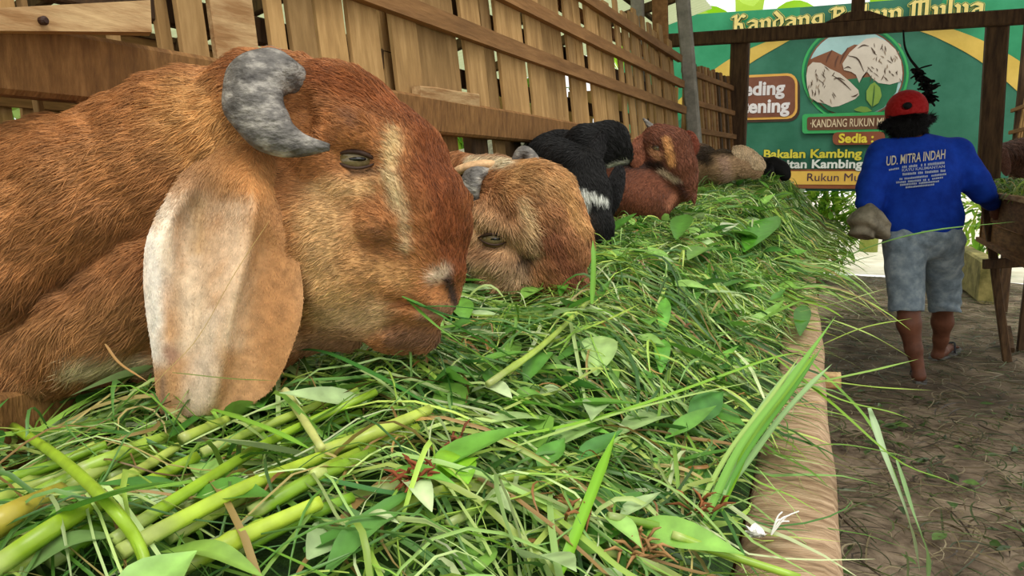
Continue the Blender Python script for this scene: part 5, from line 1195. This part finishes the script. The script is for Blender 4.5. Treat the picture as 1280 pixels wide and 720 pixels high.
def title(body, px, py, wpx, hpx):
    tot = sum(GLY[c][0] for c in body); o = bp(px, py); sx = (bp(px+wpx, py)[0]-o[0])/tot; sz = hpx*YB/F/1.07
    for r, nib, colr, layer in ((.125, .10, (206, 196, 96), 3), (.085, .10, (40, 104, 66), 4), (.035, .095, (232, 212, 128), 5)):
        Vv, Ff, x, dep = [], [], 0, []
        for c in body:
            for st in GLY[c][1]:
                for sg in zip(st[:-1], st[1:]):
                    pg = pen(sg, r, nib); k = len(Vv); Vv += [(o[0]+(x+a)*sx, o[1]+b_*sz) for a, b_ in pg]; Ff.append(tuple(range(k, k+len(pg)))); dep += [len(Ff)*.00015]*len(pg)
            x += GLY[c][0]
        lay(Vv, Ff, colr, layer*5, 'title_lettering', 'stuff', np.array(dep))
title('Kandang Rukun Mulya', 915, 41.5, 312, 20)
# cords and poles that carry the banner
for x in (X0, X1):
    v, f = beam([x, YB+.08, 0], [x, YB+.08, Z1+.35], .07, .07, side=(1, 0, 0), jit=.004)
    mk('banner_pole', v, f, M['fence'], label='wooden pole at the %s end of the green banner' % ('left' if x < 0 else 'right'), cat='pole')
v, f = beam([X0, YB+.05, Z1-.02], [X1, YB+.05, Z1-.02], .04, .03, side=(0, 0, 1)); mk('top_batten', v, f, M['fence'], banner)
# dark dried creeper hanging in front of the banner
M['creeper'] = mat_plain('dry_dark_creeper', (22, 20, 18), .8, .2)
vine = empty('dried_creeper', at(1150, 130, 5.2), 'dark dried creeper dangling before the banner beside the red cap', 'creeper')
P = spline([at_plane(1129, 36, 1, 5.9), at_plane(1131, 58, 1, 5.88), at_plane(1138, 74, 1, 5.88), at_plane(1150, 90, 1, 5.88), at_plane(1160, 112, 1, 5.88), at_plane(1158, 134, 1, 5.88)], 24)
v, f = tube(P, np.linspace(.006, .012, 24), 6); mk('stem', v, f, M['creeper'], vine, smooth=True)
def blob_leaf(c, L_, wd, d_, up):
    d_ = d_/np.linalg.norm(d_); s_ = np.cross(d_, up); s_ /= np.linalg.norm(s_)+1e-9; n_ = np.cross(s_, d_); V = []
    for t, w_ in ((0, .1), (.25, .8), (.5, 1), (.75, .7), (1, .05)):
        for q in (-1, 0, 1): V.append(c+d_*L_*t+s_*wd*w_*.5*q+n_*(.15*wd*abs(q)))
    return np.array(V), [(i*3+k, i*3+k+1, i*3+k+4, i*3+k+3) for i in range(4) for k in range(2)]
for k in range(60):
    t = random.uniform(.5, 1)**.8; c = P[min(23, int(t*23))]; d_ = np.array([random.uniform(-1, 1), random.uniform(-1, 1), random.uniform(-1, .4)])
    v, f = blob_leaf(c, random.uniform(.05, .085), random.uniform(.045, .07), d_, np.array([.2, .1, 1.0])); mk('leaf', v, f, M['creeper'], vine)
# ------------------------------------------------------------------ right-hand pen: trough, fence, fodder
rf = empty('slatted_fence', (1.3, 6.6, .8), 'brown lattice fence on the far side of the aisle, right of the portal post', 'fence')
XR = 1.22
y = 5.2
while y < 7.6:
    wd = random.uniform(.03, .055); v, f = beam([XR, y, 1.22], [XR+.05, y, 1.95+random.uniform(-.1, .1)], wd, .02, side=(0, 1, 0), jit=.001); mk('slat', v, f, M['fence'], rf); y += wd+random.uniform(.045, .09)
for z_ in (1.36, 1.52, 1.70): v, f = beam([XR-.02, 5.1, z_], [XR-.02, 7.7, z_], .03, .02, side=(0, 0, 1), jit=.001); mk('rail', v, f, M['rail'], rf)
v, f = beam([XR-.02, 5.1, 1.27], [XR-.02, 7.7, 1.27], .08, .03, side=(0, 0, 1)); mk('neck_beam', v, f, M['fence'], rf)
for y in (5.2, 6.4, 7.6): v, f = beam([XR+.03, y, 0], [XR+.03, y, 2.6], .08, .08, side=(0, 1, 0), jit=.003); mk('post', v, f, M['darkwood'], rf)
rt = empty('feeding_trough', (1.0, 6.0, 0), 'wooden trough with a pale rim on the far side of the aisle', 'trough')
xa = .82
for (z0, z1) in ((.72, .86), (.88, 1.05)): v, f = beam([xa+.03*(1.05-z1)/.1, 4.4, (z0+z1)/2], [xa+.03, 6.1, (z0+z1)/2], z1-z0, .03, side=(0, 0, 1), jit=.002); mk('side_board', v, f, M['trough'], rt)
v, f = beam([xa+.15, 4.4, .74], [xa+.15, 6.1, .74], .32, .03, side=(1, 0, 0)); mk('bottom_board', v, f, M['trough'], rt)
v, f = beam([xa, 4.4, 1.055], [xa, 6.1, 1.055], .045, .03, side=(1, 0, 0), jit=.002); mk('rim', v, f, M['palewood'], rt)
v, f = beam([xa+.01, 6.09, .89], [xa+.34, 6.09, .89], .32, .03, side=(0, 0, 1)); mk('end_board', v, f, M['trough'], rt)
for (a, b_) in (([xa-.02, 5.75, 1.0], [xa+.16, 5.6, 0]), ([xa+.3, 6.0, 0], [xa+.3, 6.0, .9]), ([xa+.3, 4.5, 0], [xa+.3, 4.5, .9])): v, f = beam(a, b_, .05, .05, side=(0, 1, 0), jit=.003); mk('leg', v, f, M['darkwood'], rt)
v, f = beam([xa-.02, 5.6, .62], [xa+.5, 5.75, .66], .06, .04, side=(0, 0, 1)); mk('brace', v, f, M['darkwood'], rt)
n = 700
x = rng.uniform(xa+.02, xa+.32, n); y = rng.uniform(4.4, 6.05, n); a = rng.uniform(0, 6.28, n); L = rng.uniform(.08, .25, n); s = np.linspace(0, 1, S)[None]
P = np.stack([x[:, None]+np.cos(a)[:, None]*L[:, None]*s*.6, y[:, None]+np.sin(a)[:, None]*L[:, None]*s, 1.02+rng.uniform(0, .09, n)[:, None]+.05*np.sin(s*3.1)+0*x[:, None]], -1)
v, f = strip_mesh(P, rng.uniform(.006, .013, n), .3, rng.normal(0, .5, n), WP_BLADE); C = np.repeat(pick(n), S*3, 0)
ff = mk('cut_fodder', v, f, mat_grass, smooth=True, col=C, kind='stuff', label='cut grass in the trough across the aisle', cat='fodder')
# low timber step and clutter under it
p = at_plane(1222, 345, 2, 0); cb = empty('timber_sleeper', (p[0], p[1], 0), 'greenish timber sleeper block on the ground beside the walking person', 'timber')
v, f = beam([1.14, 9.3, .22], [1.22, 8.1, .20], .40, .16, side=(0, 0, 1), jit=.004); mk('block', v, f, mat_noise('mossy_timber', (92, 88, 44), (150, 140, 84), .9, 8, bump=.6), cb)
for k in range(2):
    a = np.array([random.uniform(.95, 1.25), 5.2+k*.6, .04]); b_ = a+np.array([random.uniform(-.15, .25), random.uniform(-.4, .4), random.uniform(0, .1)])
    v, f = beam(a, b_, .05, .035, jit=.003); mk('scrap_timber', v, f, M['darkwood'], label='dark scrap timber under the far trough, %s the person' % ('nearer to' if k == 0 else 'farther from'), cat='timber')

# ------------------------------------------------------------------ litter of trampled grass on the soil
n = 8000; y = rng.uniform(.3, 9.5, n)**1.0; x = rng.uniform(-.1, 1.6, n); a = rng.uniform(0, 6.28, n); L = rng.uniform(.05, .28, n); cu_ = rng.normal(0, 1.5, n)
ang = a[:, None]+cu_[:, None]*s; ds = L[:, None]/(S-1)
P = np.stack([x[:, None]+np.cumsum(np.cos(ang)*ds, 1), y[:, None]+np.cumsum(np.sin(ang)*ds, 1), rng.uniform(.004, .02, n)[:, None]+.008*np.sin(s*3.1)+0*ang], -1)
v, f = strip_mesh(P, rng.uniform(.003, .008, n), .25, rng.normal(0, .4, n), WP_BLADE)
LC = np.array([srgb(*c)[:3] for c in [(70, 84, 44), (88, 100, 54), (58, 66, 38), (120, 108, 76), (96, 84, 60), (150, 138, 106), (64, 54, 40)]])
mk('trampled_grass', v, f, mat_grass, smooth=True, col=np.repeat(LC[rng.integers(0, 7, n)], S*3, 0), kind='stuff', label='trampled grass litter strewn over the aisle floor', cat='grass')
n = 240; y = rng.uniform(1.0, 4.5, n); x = rng.uniform(.0, 1.3, n)
v, f, c = leaves(x, y, rng.uniform(0, 6.28, n), rng.uniform(.03, .09, n), rng.uniform(.015, .04, n), np.zeros(n), np.zeros(n), np.zeros(n), LC[rng.integers(0, 3, n)]*np.array([.9, 1.25, .9]), z=np.full(n, .015))
mk('trodden_leaves', v, f, mat_leaf, smooth=True, col=c, kind='stuff', label='trodden green leaves scattered on the aisle floor', cat='leaves')

# ------------------------------------------------------------------ white scrap and strands on the rim
M['white'] = mat_plain('white_petal', (236, 236, 228), .6, .3)
c0 = at_plane(948, 672, 2, .835)
parts = []
for k in range(16):
    d_ = np.array([random.uniform(-1, 1), random.uniform(-1, 1), random.uniform(0, .8)]); parts.append(blob_leaf(c0+np.array([random.uniform(-1, 1), random.uniform(-1, 1), .3])*.005, random.uniform(.008, .014), .010, d_, np.array([0, .1, 1.0])))
v, f = join(parts); wf = mk('white_flower', v, f, M['white'], smooth=True, label='small crumpled white flower lying on the log rim', cat='flower')
for k in range(5):
    a = c0+[.012, .003, .004]; b_ = at_plane(975+random.uniform(0, 24), 655+random.uniform(-18, 6), 2, .835+random.uniform(.0, .02)); v, f = tube(spline([a, (a+b_)/2+[0, 0, .006], b_], 8), .0008, 5); mk('strand', v, f, M['white'], wf)

# ------------------------------------------------------------------ greenery outside
mat_bush = mat_attr('sunlit_foliage', .5, .3, .45)
def foliage(name, label, c, size, n, Lr, Wr, cols, cat='shrub', group=None, stem=True):
    root = empty(name, (c[0], c[1], 0), label, cat, group); parts_v, parts_f = [], []; k0 = 0; CC = []
    for k in range(n):
        u = rng.normal(size=3); u /= np.linalg.norm(u); r = rng.random()**.4; p = np.array(c)+u*np.array(size)*r
        v, f = blob_leaf(p, rng.uniform(*Lr), rng.uniform(*Wr), u+rng.normal(0, .6, 3)-np.array([0, 0, .2]), np.array([.1, .2, 1.0]))
        parts_v.append(v); parts_f += [tuple(i+k0 for i in q) for q in f]; k0 += len(v); CC.append(np.tile(np.array(srgb(*cols[rng.integers(len(cols))])[:3])*rng.uniform(.75, 1.25), (len(v), 1)))
    mk('foliage', np.vstack(parts_v), np.array(parts_f), mat_bush, root, smooth=True, col=np.vstack(CC), kind='stuff')
    if stem:
        for k in range(4):
            a = np.array([c[0]+random.uniform(-.1, .1), c[1], 0]); b_ = np.array([c[0]+random.uniform(-1, 1)*size[0]*.6, c[1]+random.uniform(-1, 1)*size[1]*.4, c[2]+size[2]*.3]); v, f = tube(spline([a, (a+b_)/2+[.03, 0, .05], b_], 8), np.linspace(.03, .012, 8), 6); mk('stem', v, f, M['rail'], root, smooth=True)
LG = [(150, 190, 60), (120, 170, 50), (180, 206, 84), (96, 150, 44)]
foliage('shrub', 'yellow green shrub just beyond the banner, left of the walking person', (-.3, 9.2, .62), (.42, .3, .55), 1000, (.08, .2), (.03, .07), LG)
foliage('shrub', 'bright shrub beyond the banner, behind the right arm of the person', (1.55, 10.4, .75), (.4, .35, .6), 300, (.1, .22), (.04, .09), LG)
foliage('shrub', 'dense dark shrub behind the far fence bay', (-2.6, 9.6, 1.0), (.8, .5, .9), 700, (.1, .22), (.04, .08), [(70, 116, 40), (92, 140, 50), (120, 164, 60)])
foliage('tree', 'leafy tree outside behind the pen roof', (-5.2, 8.5, 2.4), (1.6, 2.2, 1.5), 1800, (.15, .35), (.06, .14), LG, 'tree')
foliage('tree', 'leafy tree outside the pen near its rear fence', (-5.4, 3.5, 1.7), (1.2, 2.4, 1.4), 1600, (.15, .32), (.06, .12), [(150, 180, 80), (120, 160, 60), (170, 196, 110)], 'tree')
foliage('tree', 'dense leafy tree outside, beyond the middle of the pen', (-5.0, 5.8, 1.3), (1.0, 1.6, 1.2), 1500, (.15, .32), (.06, .12), [(150, 180, 80), (120, 160, 60), (90, 130, 50)], 'tree')
foliage('tree', 'dense leafy tree outside, beyond the far end of the pen', (-4.6, 10.5, 1.4), (1.4, 1.4, 1.3), 1500, (.15, .32), (.06, .12), [(130, 166, 70), (110, 150, 56), (90, 130, 50)], 'tree')
# banana plants rising behind the banner
def banana(x, y, h, n, label, lean=0):
    root = empty('banana_plant', (x, y, 0), label, 'plant', 'banana plants behind the banner')
    v, f = tube([[x, y, 0], [x+.03, y, h*.5], [x+lean*.3, y, h]], [.13, .11, .07], 12); mk('trunk', v, f, mat_plain('banana_stem_%d' % int(x*10), (150, 160, 80), .6), root, smooth=True)
    for k in range(n):
        a = 6.28*k/n+random.uniform(-.3, .3); L_ = random.uniform(1.3, 1.9); rise = random.uniform(.35, .9)
        pts = [np.array([x+lean*.3, y, h-.05])+np.array([math.cos(a)*L_*t, math.sin(a)*L_*t, rise*math.sin(t*2.3)]) for t in (0, .3, .6, .85, 1)]
        Pq = spline(pts, 14)[None]; pf = np.interp(np.linspace(0, 1, 14), [0, .12, .3, .7, .92, 1], [.1, .12, .85, 1, .6, .03])
        v, f = strip_mesh(Pq, np.array([.42]), .35, np.array([random.uniform(-.3, .3)]), pf); cc = np.array(srgb(*random.choice([(150, 206, 40), (124, 186, 44), (176, 214, 70)]))[:3]); mk('leaf', v, f.tolist(), mat_bush, root, smooth=True, col=np.tile(cc, (len(v), 1)))
banana(-1.5, 12.0, 2.7, 8, 'banana plant rising behind the left part of the banner')
banana(.3, 12.6, 2.75, 7, 'banana plant rising behind the middle of the banner')
banana(-3.2, 11.5, 2.6, 8, 'banana plant behind the far fence bay')
banana(3.2, 13.0, 2.5, 8, 'banana plant behind the right end of the banner')
